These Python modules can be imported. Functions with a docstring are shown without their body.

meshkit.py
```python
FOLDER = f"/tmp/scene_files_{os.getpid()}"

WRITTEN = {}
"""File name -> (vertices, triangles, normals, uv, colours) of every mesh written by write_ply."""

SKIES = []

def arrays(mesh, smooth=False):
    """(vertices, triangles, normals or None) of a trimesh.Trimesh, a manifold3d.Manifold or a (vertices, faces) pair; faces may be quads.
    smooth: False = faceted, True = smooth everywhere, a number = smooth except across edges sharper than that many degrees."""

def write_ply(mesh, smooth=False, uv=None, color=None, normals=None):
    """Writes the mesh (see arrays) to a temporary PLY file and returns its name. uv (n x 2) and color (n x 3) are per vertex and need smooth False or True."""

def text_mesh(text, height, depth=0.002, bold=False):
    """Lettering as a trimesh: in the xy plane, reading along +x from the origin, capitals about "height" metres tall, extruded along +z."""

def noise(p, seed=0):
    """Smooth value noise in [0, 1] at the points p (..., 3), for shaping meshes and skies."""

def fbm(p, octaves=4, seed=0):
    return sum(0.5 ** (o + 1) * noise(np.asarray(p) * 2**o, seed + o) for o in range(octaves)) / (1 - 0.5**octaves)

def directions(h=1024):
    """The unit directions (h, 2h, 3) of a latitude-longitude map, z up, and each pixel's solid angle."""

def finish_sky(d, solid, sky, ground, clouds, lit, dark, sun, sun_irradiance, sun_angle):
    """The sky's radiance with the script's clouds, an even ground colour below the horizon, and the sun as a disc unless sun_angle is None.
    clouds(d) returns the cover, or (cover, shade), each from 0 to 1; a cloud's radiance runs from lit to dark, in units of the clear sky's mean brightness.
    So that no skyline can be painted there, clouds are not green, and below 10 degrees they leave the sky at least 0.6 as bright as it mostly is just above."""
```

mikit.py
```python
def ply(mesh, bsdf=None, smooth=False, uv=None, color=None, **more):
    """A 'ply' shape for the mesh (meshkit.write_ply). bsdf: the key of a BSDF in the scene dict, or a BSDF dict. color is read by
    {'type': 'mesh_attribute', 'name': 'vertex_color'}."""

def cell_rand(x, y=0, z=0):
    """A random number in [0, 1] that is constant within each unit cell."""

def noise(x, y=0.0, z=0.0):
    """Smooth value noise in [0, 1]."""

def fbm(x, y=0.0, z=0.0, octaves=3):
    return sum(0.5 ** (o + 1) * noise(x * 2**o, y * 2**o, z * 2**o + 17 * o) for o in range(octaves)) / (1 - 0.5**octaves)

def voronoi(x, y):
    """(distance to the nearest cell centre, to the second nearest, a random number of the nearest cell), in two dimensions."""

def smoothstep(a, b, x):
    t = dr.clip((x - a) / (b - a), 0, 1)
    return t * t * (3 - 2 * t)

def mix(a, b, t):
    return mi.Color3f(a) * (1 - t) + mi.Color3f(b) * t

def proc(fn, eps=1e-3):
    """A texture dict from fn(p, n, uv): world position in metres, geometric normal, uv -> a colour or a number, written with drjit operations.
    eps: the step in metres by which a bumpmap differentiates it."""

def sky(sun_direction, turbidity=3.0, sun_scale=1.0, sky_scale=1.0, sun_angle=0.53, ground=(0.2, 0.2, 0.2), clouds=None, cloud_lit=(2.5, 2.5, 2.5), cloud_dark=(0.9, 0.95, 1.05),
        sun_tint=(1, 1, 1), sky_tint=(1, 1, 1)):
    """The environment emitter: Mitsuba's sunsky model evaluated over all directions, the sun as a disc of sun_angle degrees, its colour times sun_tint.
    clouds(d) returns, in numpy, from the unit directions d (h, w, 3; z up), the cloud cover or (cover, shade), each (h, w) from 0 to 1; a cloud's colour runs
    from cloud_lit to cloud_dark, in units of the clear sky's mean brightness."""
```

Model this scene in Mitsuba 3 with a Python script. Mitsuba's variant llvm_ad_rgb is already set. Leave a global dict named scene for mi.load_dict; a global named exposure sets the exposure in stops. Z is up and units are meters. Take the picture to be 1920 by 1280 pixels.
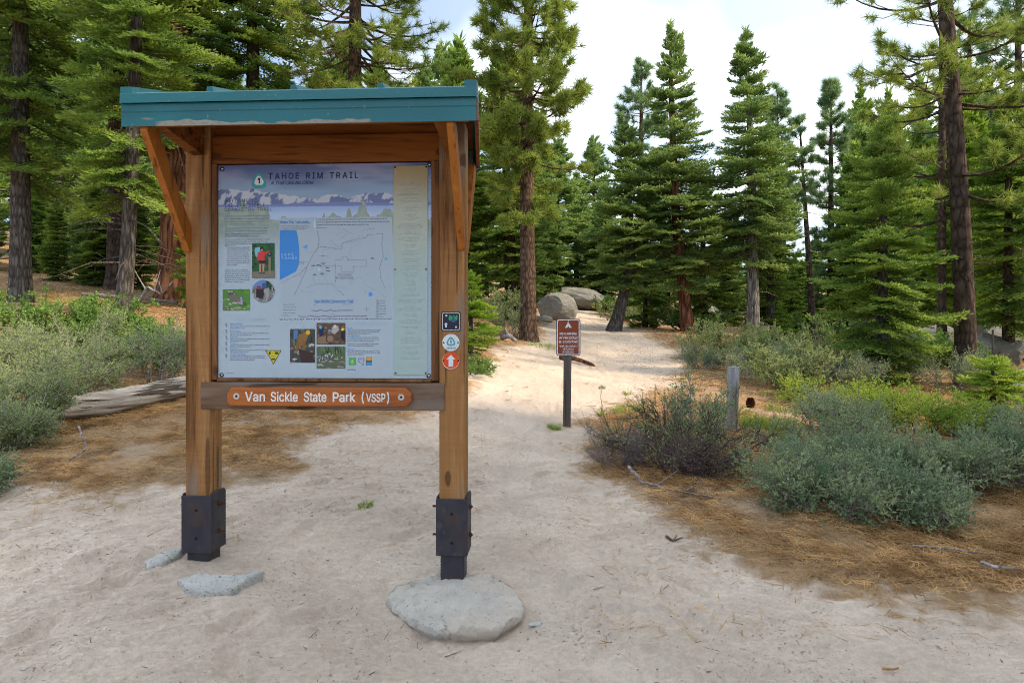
import math, numpy as np, trimesh, drjit as dr, mitsuba as mi, mikit, meshkit
from scipy.interpolate import RBFInterpolator
from mikit import noise, fbm, voronoi, smoothstep, mix

T = mi.ScalarTransform4f
scene, labels = {}, {}

# ------------------------------------------------------------------ camera, sky, exposure
exposure = 2.5
scene['camera'] = {'type': 'perspective', 'fov': 73.74, 'fov_axis': 'x', 'near_clip': 0.05, 'far_clip': 800.0,
                   'principal_point_offset_y': 25 / 1280,
                   'to_world': T().look_at(origin=[0, 0, 1.45], target=[0, 1, 1.45], up=[0, 0, 1])}
SUN = (0.70, -0.20, 0.68)


def cloud_cover(d):
    e = d[..., 2]
    q = d / np.maximum(e + 0.35, 0.3)[..., None]
    n = meshkit.fbm(np.stack([q[..., 0] * 1.6 + 3.1, q[..., 1] * 1.6 + 1.7, e * 0.0 + 2.0], -1), 5, 3)
    veil = meshkit.fbm(np.stack([q[..., 0] * 0.7 + 9.0, q[..., 1] * 0.7 + 4.0, e * 0.0], -1), 3, 11)
    puff = np.clip((n - 0.48) / 0.14, 0, 1)
    bank = np.clip(d[..., 0] * 1.1 + 0.62 + 0.5 * (veil - 0.5), 0, 1)          # thin high cloud from the sunny side, open blue towards the left
    cover = 1 - (1 - puff * 0.92) * (1 - bank * 0.62)
    return np.clip(cover, 0, 1), np.clip(0.45 * (1 - puff), 0, 1)


scene['sky'] = mikit.sky(SUN, turbidity=3.0, sun_scale=0.60, sky_scale=1.0, sun_angle=4.0, ground=(0.16, 0.15, 0.12),
                         clouds=cloud_cover, cloud_lit=(3.7, 3.85, 4.0), cloud_dark=(2.2, 2.75, 3.3), sun_tint=(1.0, 0.97, 0.91))


# ------------------------------------------------------------------ helpers
def L(key, label, category=None, group=None, kind=None):
    d = {}
    if label: d['label'] = label
    if category: d['category'] = category
    if group: d['group'] = group
    if kind: d['kind'] = kind
    labels[key] = d


def numbered(name):
    """name, name_001, name_002 ... : the first that no entry and no thing has taken"""
    taken = lambda k: k in labels or k in scene or any(s.startswith(k + '__') for s in scene)
    if not taken(name): return name
    i = 1
    while taken(f'{name}_{i:03d}'): i += 1
    return f'{name}_{i:03d}'


def add(key, mesh, bsdf, smooth=False, **more):
    key = numbered(key)
    scene[key] = mikit.ply(mesh, bsdf, smooth=smooth, **more)
    return key


def unit(v):
    v = np.asarray(v, float)
    return v / np.maximum(np.linalg.norm(v, axis=-1, keepdims=True), 1e-9)


def box(x0, x1, y0, y1, z0, z1, b=0.004):
    b = min(b, 0.45 * min(x1 - x0, y1 - y0, z1 - z0))
    pts = []
    for sx, x in ((1, x0), (-1, x1)):
        for sy, y in ((1, y0), (-1, y1)):
            for sz, z in ((1, z0), (-1, z1)):
                pts += [(x + sx * b, y + sy * b, z), (x + sx * b, y, z + sz * b), (x, y + sy * b, z + sz * b)]
    return trimesh.Trimesh(np.array(pts)).convex_hull


def prism(poly, depth, axis='y', bevel=0.0):
    """polygon in (x, z) extruded along +y; or in (y, z) extruded along +x"""
    from shapely.geometry import Polygon
    p = poly if hasattr(poly, 'exterior') else Polygon(poly)
    m = trimesh.creation.extrude_polygon(p, depth, engine='earcut')
    v = m.vertices.copy()
    m.vertices = np.stack([v[:, 0], v[:, 2], v[:, 1]], 1) if axis == 'y' else np.stack([v[:, 2], v[:, 0], v[:, 1]], 1)
    if axis == 'y': m.invert()
    return m


def cyl(p0, p1, r, sides=14):
    return trimesh.creation.cylinder(radius=r, segment=[p0, p1], sections=sides)


def tube(P, R, sides=10, rough=0.0, seed=0, cap=True, fine=9.0):
    """a tube round the points P with the radii R, its skin moved in and out by noise"""
    P, R = np.asarray(P, float), np.asarray(R, float)
    t = unit(np.gradient(P, axis=0))
    ref = np.array([1, 0, 0]) if abs(t[0][0]) < 0.8 else np.array([0, 0, 1.0])
    a = unit(np.cross(t, ref)); b = np.cross(t, a)
    ang = np.arange(sides) / sides * 2 * np.pi
    ring = np.cos(ang)[None, :, None] * a[:, None] + np.sin(ang)[None, :, None] * b[:, None]
    rr = np.repeat(R[:, None], sides, 1)
    if rough:
        q = P[:, None] + ring * R[:, None, None]
        q = q * np.array([fine, fine, fine * 0.25])
        rr = rr * (1 + rough * (meshkit.fbm(q, 3, seed) - 0.5) * 2)
    V = (P[:, None] + ring * rr[..., None]).reshape(-1, 3)
    n = len(P); i = np.arange(n - 1)[:, None] * sides + np.arange(sides)[None]
    j = np.arange(n - 1)[:, None] * sides + (np.arange(sides)[None] + 1) % sides
    F = np.concatenate([np.stack([i, j, j + sides], -1).reshape(-1, 3), np.stack([i, j + sides, i + sides], -1).reshape(-1, 3)])
    if cap:
        V = np.vstack([V, P[0], P[-1]]); k = np.arange(sides); k2 = (k + 1) % sides; o = (n - 1) * sides
        F = np.vstack([F, np.stack([k2, k, k * 0 + len(V) - 2], 1), np.stack([k + o, k2 + o, k * 0 + len(V) - 1], 1)])
    return V, F


def rods(A, B, ra, rb):
    """many thin three-sided rods A->B as one (V, F)"""
    A, B = np.asarray(A, float), np.asarray(B, float)
    n = len(A); ra, rb = np.broadcast_to(ra, n), np.broadcast_to(rb, n)
    t = unit(B - A)
    ref = np.where(np.abs(t[:, 2:3]) < 0.85, [[0, 0, 1.0]], [[1.0, 0, 0]])
    a = unit(np.cross(t, ref)); b = np.cross(t, a)
    V = []
    for k in range(3):
        c, s = math.cos(k * 2.0944), math.sin(k * 2.0944)
        V += [A + (a * c + b * s) * ra[:, None], B + (a * c + b * s) * rb[:, None]]
    V = np.stack(V, 1).reshape(-1, 3)
    f = np.array([[0, 2, 3], [0, 3, 1], [2, 4, 5], [2, 5, 3], [4, 0, 1], [4, 1, 5]])
    return V, (f[None] + (np.arange(n) * 6)[:, None, None]).reshape(-1, 3)


def join(parts):
    V, F, o = [], [], 0
    for v, f in parts:
        if len(v) == 0: continue
        V.append(v); F.append(np.asarray(f) + o); o += len(v)
    return np.vstack(V), np.vstack(F)


def diamonds(P, D, S, Ln, W, fold=0.15):
    """leaf-sized folded rhombs: base P, direction D, width direction S"""
    Ln, W = np.broadcast_to(Ln, len(P))[:, None], np.broadcast_to(W, len(P))[:, None]
    N = np.cross(D, S)
    mid = P + D * Ln * 0.45 + N * W * fold
    V = np.stack([P, mid + S * W / 2, P + D * Ln, mid - S * W / 2], 1).reshape(-1, 3)
    F = (np.array([[0, 2, 1], [0, 3, 2]])[None] + (np.arange(len(P)) * 4)[:, None, None]).reshape(-1, 3)
    return V, F


def slivers(P, D, S, Ln, W):
    """needles: one thin triangle each"""
    Ln, W = np.broadcast_to(Ln, len(P))[:, None], np.broadcast_to(W, len(P))[:, None]
    V = np.stack([P + S * W / 2, P - S * W / 2, P + D * Ln], 1).reshape(-1, 3)
    return V, np.arange(len(P) * 3).reshape(-1, 3)


def sphere_dirs(rng, n):
    return unit(rng.normal(size=(n, 3)))


def rot_z(a):
    c, s = math.cos(a), math.sin(a)
    return np.array([[c, -s, 0], [s, c, 0], [0, 0, 1.0]])


def rot_y(a):
    c, s = math.cos(a), math.sin(a)
    return np.array([[c, 0, s], [0, 1, 0], [-s, 0, c]])


def rot_x(a):
    c, s = math.cos(a), math.sin(a)
    return np.array([[1, 0, 0], [0, c, -s], [0, s, c]])


# ------------------------------------------------------------------ materials
def proc(fn, eps=1e-3): return mikit.proc(fn, eps)


def rgb(*c): return {'type': 'rgb', 'value': list(c)}


def surf(name, color, rough=0.7, spec=0.3, metallic=0.0, bump=None, bump_scale=1.0, eps=1e-3, **more):
    c = proc(color) if callable(color) else rgb(*color)
    r = proc(rough) if callable(rough) else rough
    m = {'type': 'principled', 'base_color': c, 'roughness': r, 'specular': spec, 'metallic': metallic, **more}
    if bump is not None:
        m = {'type': 'bumpmap', 'arbitrary': proc(bump, eps), 'scale': bump_scale, 'bsdf': m}
    scene[name] = {'type': 'twosided', 'bsdf': m}
    return name


def leaf(name, a, b, trans=0.5, freq=2.2, rough=0.55):
    def fn(p, n, uv):
        t = noise(p.x * freq + 5, p.y * freq, p.z * freq)
        u = noise(p.x * freq * 14, p.y * freq * 14, p.z * freq * 14)
        return mix(a, b, dr.clip(0.45 * u + 1.5 * t - 0.48, 0, 1))
    scene[name] = {'type': 'principledthin', 'base_color': proc(fn), 'roughness': rough, 'diff_trans': 2 * trans, 'eta': 1.4}
    return name


def bark(name, dark, mid, lightc, fu=26, fv=4.5, depth=0.012):
    def hgt(p):
        w = noise(p.x * 5, p.y * 5, p.z * 3) * 0.5
        a = noise(p.x * fu + w * 3, p.y * fu, p.z * fv)
        b = noise(p.x * fu * 2.6, p.y * fu * 2.6, p.z * fv * 3.2)
        return dr.clip(1.7 * dr.abs(a - 0.5) * 1.3 + 0.35 * b, 0, 1)

    def col(p, n, uv):
        k = hgt(p)
        pl = noise(p.x * 9, p.y * 9, p.z * 7 + 3)
        return mix(mix(dark, mid, smoothstep(0.08, 0.45, k)), lightc, smoothstep(0.45, 0.95, k) * (0.35 + 0.65 * pl))
    return surf(name, col, 0.9, 0.15, bump=lambda p, n, uv: hgt(p), bump_scale=depth, eps=4e-3)


def wood(name, axis, dark, mid, lightc, saw=0.0, rough=0.65, weather=None, crack=0.4, spec=0.25, bump=0.0015):
    ax = {'x': 0, 'y': 1, 'z': 2}.get(axis, 0)

    def parts(p):
        c = [p.x, p.y, p.z] if isinstance(axis, str) else [p.x * axis[0] + p.y * axis[1], p.y * axis[0] - p.x * axis[1], p.z]
        a = c[ax]; u, v = [c[i] for i in range(3) if i != ax]
        wob = noise(u * 4, v * 4, a * 1.1) * 0.10
        g = noise((u + wob) * 70, (v + wob) * 70, a * 2.2)
        g2 = noise((u + wob) * 260, (v + wob) * 260, a * 7)
        band = noise((u + wob * 1.6) * 22, (v + wob * 1.6) * 22, a * 0.9 + 7)
        ck = smoothstep(0.755, 0.80, noise(u * 48 + 11, v * 48, a * 1.6 + 3))
        return a, u, v, g, g2, band, ck

    def col(p, n, uv):
        a, u, v, g, g2, band, ck = parts(p)
        t = dr.clip(0.55 * band + 0.35 * g + 0.25 * g2 - 0.08, 0, 1)
        c = mix(mix(dark, mid, smoothstep(0.1, 0.5, t)), lightc, smoothstep(0.5, 0.95, t))
        if saw:
            s = noise(a * 95 + noise(u * 9, v * 9) * 4, u * 3, v * 3)
            c = c * (1 - saw * s)
        if weather is not None:
            w = smoothstep(0.5, 0.72, noise(u * 14, v * 14, a * 2.0 + 9))
            c = mix(c, weather, 0.75 * w)
        kn = smoothstep(0.885, 0.93, noise(u * 11 + 4, v * 11, a * 5.0 + 2))
        c = mix(c, mi.Color3f(dark) * 0.5, 0.7 * kn)
        return c * (1 - crack * ck)

    def hgt(p, n, uv):
        a, u, v, g, g2, band, ck = parts(p)
        return 0.6 * g + 0.4 * g2 - 0.9 * ck
    return surf(name, col, rough, spec, bump=hgt, bump_scale=bump, eps=1.5e-3)


# needles and leaves
leaf('leaf_fir_sunlit', (0.15, 0.264, 0.062), (0.36, 0.498, 0.106), 0.5)  # yellow of the sun on the left boughs is put into this needle colour
leaf('leaf_fir_blue', (0.174, 0.288, 0.094), (0.366, 0.492, 0.15), 0.5)  # bluer copy for the centre firs, without that painted-in sun
leaf('leaf_fir_young', (0.185, 0.330, 0.045), (0.300, 0.450, 0.060), 0.5)
leaf('leaf_pine', (0.222, 0.312, 0.074), (0.444, 0.54, 0.126), 0.48)
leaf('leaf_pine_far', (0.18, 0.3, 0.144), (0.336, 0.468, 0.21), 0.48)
leaf('leaf_sage', (0.185, 0.295, 0.160), (0.400, 0.485, 0.250), 0.35, 5.0)
leaf('leaf_bitterbrush', (0.230, 0.320, 0.130), (0.430, 0.520, 0.250), 0.35, 4.0)
leaf('leaf_manzanita', (0.230, 0.310, 0.115), (0.420, 0.480, 0.230), 0.35, 4.0, 0.4)
leaf('leaf_green', (0.135, 0.260, 0.060), (0.290, 0.440, 0.120), 0.42, 4.0, 0.45)
leaf('leaf_lime', (0.270, 0.410, 0.060), (0.420, 0.540, 0.095), 0.45, 4.0, 0.5)
leaf('leaf_dry', (0.190, 0.145, 0.160), (0.300, 0.240, 0.225), 0.3, 5.0)
leaf('grass_blade', (0.215, 0.350, 0.055), (0.360, 0.460, 0.095), 0.45, 5.0)
leaf('needle_brown', (0.260, 0.145, 0.062), (0.720, 0.470, 0.225), 0.2, 9.0)
bark('bark_fir', (0.035, 0.030, 0.028), (0.085, 0.075, 0.070), (0.20, 0.185, 0.175))
bark('bark_pine', (0.030, 0.020, 0.015), (0.110, 0.070, 0.050), (0.22, 0.150, 0.110), 24, 7.0)
bark('bark_dark', (0.026, 0.020, 0.017), (0.072, 0.052, 0.043), (0.140, 0.105, 0.088), 16, 5.5)
bark('bark_red', (0.040, 0.016, 0.010), (0.160, 0.070, 0.040), (0.34, 0.170, 0.105), 15, 1.6, 0.03)
bark('bark_silver', (0.060, 0.055, 0.052), (0.190, 0.180, 0.175), (0.36, 0.350, 0.345), 24, 3.0, 0.01)
bark('twig_grey', (0.110, 0.092, 0.088), (0.250, 0.215, 0.205), (0.42, 0.385, 0.37), 60, 20, 0.003)
bark('twig_dark', (0.045, 0.033, 0.028), (0.115, 0.084, 0.070), (0.20, 0.155, 0.13), 60, 20, 0.003)
# ------------------------------------------------------------------ the ground: one sheet, the sandy trail and the needle-strewn forest floor
CP = np.array([ (-2,2.6,.02),(0,2.4,-.06),(2,2.4,-.06),(4,3.4,-.06),(6,5,0),(-4,2.5,.1),(-1.0835,3.0,-.01), (-.34,3.95,.0),(-1.83,4.05,.105),(-1.1,4.3,.06),(-3,3.6,.12),(-3.2,5,.26),(-5,5,.35), (.70,8.5,.21),(2.57,8.0,.23),(.41,16.5,1.13),(1.6,24,1.67),(2.9,27,1.93),(2.97,20,1.37),(5.16,20,1.29),(7.06,20,1.05), (9.75,22,.76),(6.5,12,.45),(8.0,12,.42),(12.3,26,1.0),(10.6,17,.75),(11.5,16,.62),(-10.8,15,2.0),(-7.4,13,1.66),(-8.5,17,2.1), (-4.4,6.5,.36),(-4.6,8,.5),(-2.5,7,.4),(-1.15,7,.38),(-.7,10.5,.74),(-.75,11.6,.95),(2.5,5,.02),(1.3,6,.1),(3,4,-.05),(4.9,7.5,.1), (1.2,13,.72),(3,11,.5),(-3.5,12,1.2),(-3,20,2.0),(0,40,3.2),(-20,40,5.5),(-14,24,3.4),(20,40,1.6),(30,60,2.5),(0,80,7),(-45,60,10),(45,30,.5),(60,90,5),(-60,100,14),(0,140,12),(-140,60,18),(140,60,3),(-90,140,18),(90,140,9), (-12,4,1.0),(-20,8,2.2),(-30,-10,1.5),(0,-6,-.3),(12,0,-.1),(12,8,.2),(20,-10,-.6),(0,-30,-1.5),(40,-20,-1),(-140,-60,6),(140,-60,-3),(0,-140,-5)], float)
_rbf = RBFInterpolator(CP[:, :2], CP[:, 2], kernel='thin_plate_spline', smoothing=0.02)


def lay(x, y):
    """the lie of the land, without small bumps"""
    x, y = np.asarray(x, float), np.asarray(y, float)
    return _rbf(np.stack([x.ravel(), y.ravel()], 1)).reshape(x.shape)


TRAIL = np.array([(-3.85, 4.85), (-3.3, 4.93), (-2.83, 4.80), (-2.59, 5.22), (-2.19, 5.35), (-1.85, 5.71), (-2.0, 6.4), (-1.87, 6.98), (-1.41, 7.5), (-1.11, 8.33), (-0.93, 9.17),
                  (-0.63, 10.14), (-0.37, 11.9), (0.1, 14.97), (0.70, 16.9), (0.92, 19.55), (1.25, 22.2), (1.9, 24.2), (2.3, 27.5), (2.2, 34.0), (3.2, 34.0), (3.6, 27.5), (3.92, 23.9), (3.75, 20.0),
                  (3.66, 17.64), (3.76, 15.9), (3.45, 13.6), (2.39, 10.95), (1.71, 9.95), (1.03, 8.83), (0.68, 7.3), (0.72, 6.13), (0.93, 5.42), (1.14, 4.85), (1.37, 4.54), (1.61, 4.29),
                  (1.82, 4.02), (2.07, 3.85), (2.36, 3.69), (2.8, 3.55), (4.2, 2.9), (6.0, 1.0), (7.0, -4.0), (-7.0, -4.0), (-6.0, 2.0), (-4.6, 4.3)])


def trail_distance(x, y, lib=np):
    """signed distance to the trail's edge in metres, positive on the trail; lib: numpy or drjit"""
    best, inside = None, None
    A = TRAIL; B = np.roll(TRAIL, -1, axis=0)
    for (ax, ay), (bx, by) in zip(A.tolist(), B.tolist()):
        ex, ey = bx - ax, by - ay
        t = ((x - ax) * ex + (y - ay) * ey) / (ex * ex + ey * ey)
        t = np.clip(t, 0, 1) if lib is np else dr.clip(t, 0, 1)
        dx, dy = x - ax - t * ex, y - ay - t * ey
        d = dx * dx + dy * dy
        best = d if best is None else lib.minimum(best, d)
        if ay != by:
            c = ((ay > y) != (by > y)) & (x < ex * (y - ay) / ey + ax) if lib is np else ((mi.Float(ay) > y) ^ (mi.Float(by) > y)) & (x < ex * (y - ay) / ey + ax)
            inside = c if inside is None else inside ^ c
    best = lib.sqrt(best)
    return np.where(inside, best, -best) if lib is np else dr.select(inside, best, -best)


_rg = np.random.default_rng(21)
PRINTS = [(x, y, a, s) for x, y, a, s in zip(_rg.uniform(-3.2, 2.6, 120), _rg.uniform(2.2, 8.5, 120), _rg.uniform(0.6, 2.4, 120), _rg.choice([-1, 1], 120))]


TRACK_A = np.array([(1.25, 2.0), (0.75, 2.7), (0.42, 3.4), (0.16, 4.3), (-0.02, 5.3), (-0.05, 6.3), (0.15, 7.6), (0.6, 9.4)])
TRACK_B = np.array([(0.95, 2.0), (0.62, 2.7), (0.22, 3.5), (0.06, 4.3), (-0.22, 5.4), (-0.3, 6.5), (-0.2, 7.8), (0.2, 9.4)])


def bumps(x, y):
    x, y = np.asarray(x, float), np.asarray(y, float)
    q = np.stack([x, y, x * 0], -1)
    d = trail_distance(x, y)
    on = np.clip(d / 0.3 + 0.5, 0, 1)
    z = 0.034 * (meshkit.fbm(q * 1.7, 3, 1) - 0.5) + 0.046 * (meshkit.fbm(q * np.array([4.2, 5.2, 1]), 3, 2) - 0.5) * (0.5 + 0.5 * on)
    z = z - 0.062 * np.exp(-((x + 0.31) / 0.60) ** 2 - ((y - 3.42) / 0.42) ** 2) + 0.036 * (meshkit.fbm(q * np.array([10, 13, 1]), 3, 5) - 0.5) * np.clip(1.6 - np.hypot(x, y) / 14, 0, 1)
    z = z + (1 - on) * (0.05 * (meshkit.fbm(q * 2.6, 3, 8) - 0.5) + 0.025)
    for px, py, a, s in PRINTS:                                  # shoe prints pressed into the sand
        near = (np.abs(x - px) < 0.3) & (np.abs(y - py) < 0.3)
        if near.any():
            dx, dy = x[near] - px, y[near] - py
            u, v = dx * math.cos(a) + dy * math.sin(a), -dx * math.sin(a) + dy * math.cos(a)
            e = np.sqrt((u / 0.15) ** 2 + (v / 0.055) ** 2)
            z[near] += np.where(on[near] > 0.8, -0.024 * np.clip(1.25 - e, 0, 1) ** 0.6 + 0.010 * np.exp(-((e - 1.35) / 0.25) ** 2), 0)
    for track, amp in ((TRACK_A, 0.012), (TRACK_B, 0.008)):       # two bicycle tracks
        cx_ = np.interp(y, track[:, 1], track[:, 0]); w = np.abs(x - cx_)
        z = z + np.where((y > 2.0) & (y < 9.5), -amp * np.clip(1.3 - w / 0.032, 0, 1) * (0.75 + 0.25 * np.sin(y * 105 + x * 30)) + 0.5 * amp * np.exp(-((w - 0.055) / 0.02) ** 2), 0) * (on > 0.5)
    far = np.clip((np.hypot(x, y) - 30) / 30, 0, 1)
    return z + far * 1.2 * (meshkit.fbm(q * 0.08, 3, 9) - 0.5)


def ground_z(x, y):
    x, y = np.atleast_1d(np.asarray(x, float)), np.atleast_1d(np.asarray(y, float))
    return lay(x, y) + bumps(x, y)


def gz(x, y): return float(ground_z(x, y)[0])


def _axis(a, b, step, out, grow):
    mid = list(np.arange(a, b + 1e-6, step)); lo, hi = [a], [b]
    s = step
    while lo[-1] > -out: s *= grow; lo.append(lo[-1] - s)
    s = step
    while hi[-1] < out: s *= grow; hi.append(hi[-1] + s)
    return np.array(lo[:0:-1] + mid + hi[1:])


gx, gy = _axis(-4.2, 3.6, 0.026, 220, 1.12), _axis(2.1, 6.2, 0.025, 220, 1.075)
GX, GY = np.meshgrid(gx, gy)
GZ = lay(GX, GY) + bumps(GX, GY)
_V = np.stack([GX, GY, GZ], -1).reshape(-1, 3)
_nx, _ny = len(gx), len(gy)
_i = (np.arange(_ny - 1)[:, None] * _nx + np.arange(_nx - 1)[None]).ravel()
_F = np.vstack([np.stack([_i, _i + 1, _i + 1 + _nx], 1), np.stack([_i, _i + 1 + _nx, _i + _nx], 1)])
_c = _V[_F].mean(1)
_on = trail_distance(_c[:, 0], _c[:, 1]) > 0
_e1, _e2 = np.gradient(GZ, gx, axis=1), np.gradient(GZ, gy, axis=0)
_N = unit(np.stack([-_e1, -_e2, np.ones_like(_e1)], -1).reshape(-1, 3))


def ground_color(p, n, uv):
    d = trail_distance(p.x, p.y, dr)
    w = fbm(p.x * 1.6, p.y * 1.6, 0.0, 2) - 0.5
    w2 = fbm(p.x * 9, p.y * 9, 3.0, 4) - 0.5
    k = smoothstep(-0.24, 0.16, d + 0.8 * w * smoothstep(3.0, 0.0, dr.abs(d)) + 0.55 * w2)
    g = noise(p.x * 230, p.y * 230, 0.0)
    g2 = noise(p.x * 90, p.y * 90, 5.0)
    blot = fbm(p.x * 2.3, p.y * 2.3, 9.0, 3)
    pit = fbm(p.x * 44, p.y * 52, 6.0, 3)
    sand = mix((0.395, 0.322, 0.262), (0.575, 0.486, 0.405), dr.clip(0.55 * g + 0.9 * blot - 0.22, 0, 1))
    sand = sand * (0.93 + 0.13 * smoothstep(0.25, 0.75, pit))
    speck = smoothstep(0.84, 0.90, g2 * 0.82 + 0.20 * noise(p.x * 3, p.y * 3, 2.0))
    sand = mix(sand, (0.15, 0.11, 0.085), 0.6 * speck)
    ang = noise(p.x * 2, p.y * 2, 7.0) * 6.0
    ca, sa = dr.cos(ang), dr.sin(ang)
    st = noise((p.x * ca + p.y * sa) * 18, (p.y * ca - p.x * sa) * 190, 1.0)
    st2 = noise((p.x * sa - p.y * ca) * 16, (p.y * sa + p.x * ca) * 160, 4.0)
    straw = dr.maximum(st, st2)
    duff = mix((0.170, 0.108, 0.062), (0.50, 0.335, 0.185), smoothstep(0.35, 0.95, straw) * (0.35 + 0.65 * noise(p.x * 3, p.y * 3, 6.0)))
    bare = smoothstep(0.58, 0.72, fbm(p.x * 1.1 + 7, p.y * 1.1, 2.0, 3))
    duff = mix(duff, (0.34, 0.265, 0.20), 0.6 * bare)
    return mix(duff, sand, k)


def ground_bump(p, n, uv):
    return 0.35 * noise(p.x * 120, p.y * 120, 0.0) + 1.2 * fbm(p.x * 30, p.y * 30, 1.0, 2)


surf('ground_skin', ground_color, 0.95, 0.1, bump=ground_bump, bump_scale=0.011, eps=3e-3)
for _name, _pick in (('sandy_trail', _on), ('forest_floor', ~_on)):
    _f = _F[_pick]; _use, _inv = np.unique(_f, return_inverse=True)
    path = meshkit.write_ply((_V[_use], _inv.reshape(-1, 3)), False, uv=_V[_use][:, :2], normals=_N[_use])
    scene[_name] = {'type': 'ply', 'filename': path, 'face_normals': False, 'bsdf': {'type': 'ref', 'id': 'ground_skin'}}
L('sandy_trail', 'pale sandy trail that widens round the information board and climbs between the trees', kind='structure')
L('forest_floor', 'brown forest floor strewn with pine needles', kind='structure')
# ------------------------------------------------------------------ the information board
wood('wood_stain', 'x', (0.120, 0.036, 0.007), (0.235, 0.080, 0.014), (0.32, 0.125, 0.028), 0.0, 0.6)
wood('wood_brace', 'z', (0.220, 0.065, 0.010), (0.390, 0.130, 0.020), (0.46, 0.180, 0.036), 0.0, 0.55)
wood('wood_post', 'z', (0.130, 0.055, 0.019), (0.345, 0.168, 0.062), (0.50, 0.285, 0.125), 0.13, 0.75, (0.24, 0.19, 0.15), 0.55, 0.2, 0.002)
wood('wood_beam', 'x', (0.075, 0.042, 0.027), (0.185, 0.112, 0.072), (0.30, 0.210, 0.150), 0.0, 0.8, (0.22, 0.175, 0.145), 0.6, 0.2, 0.003)
wood('wood_plank', 'x', (0.24, 0.060, 0.012), (0.42, 0.120, 0.022), (0.50, 0.170, 0.045), 0.0, 0.45, None, 0.2, 0.4, 0.0006)
wood('wood_trim', 'z', (0.100, 0.040, 0.014), (0.200, 0.088, 0.034), (0.30, 0.150, 0.066), 0.0, 0.7)


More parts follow.
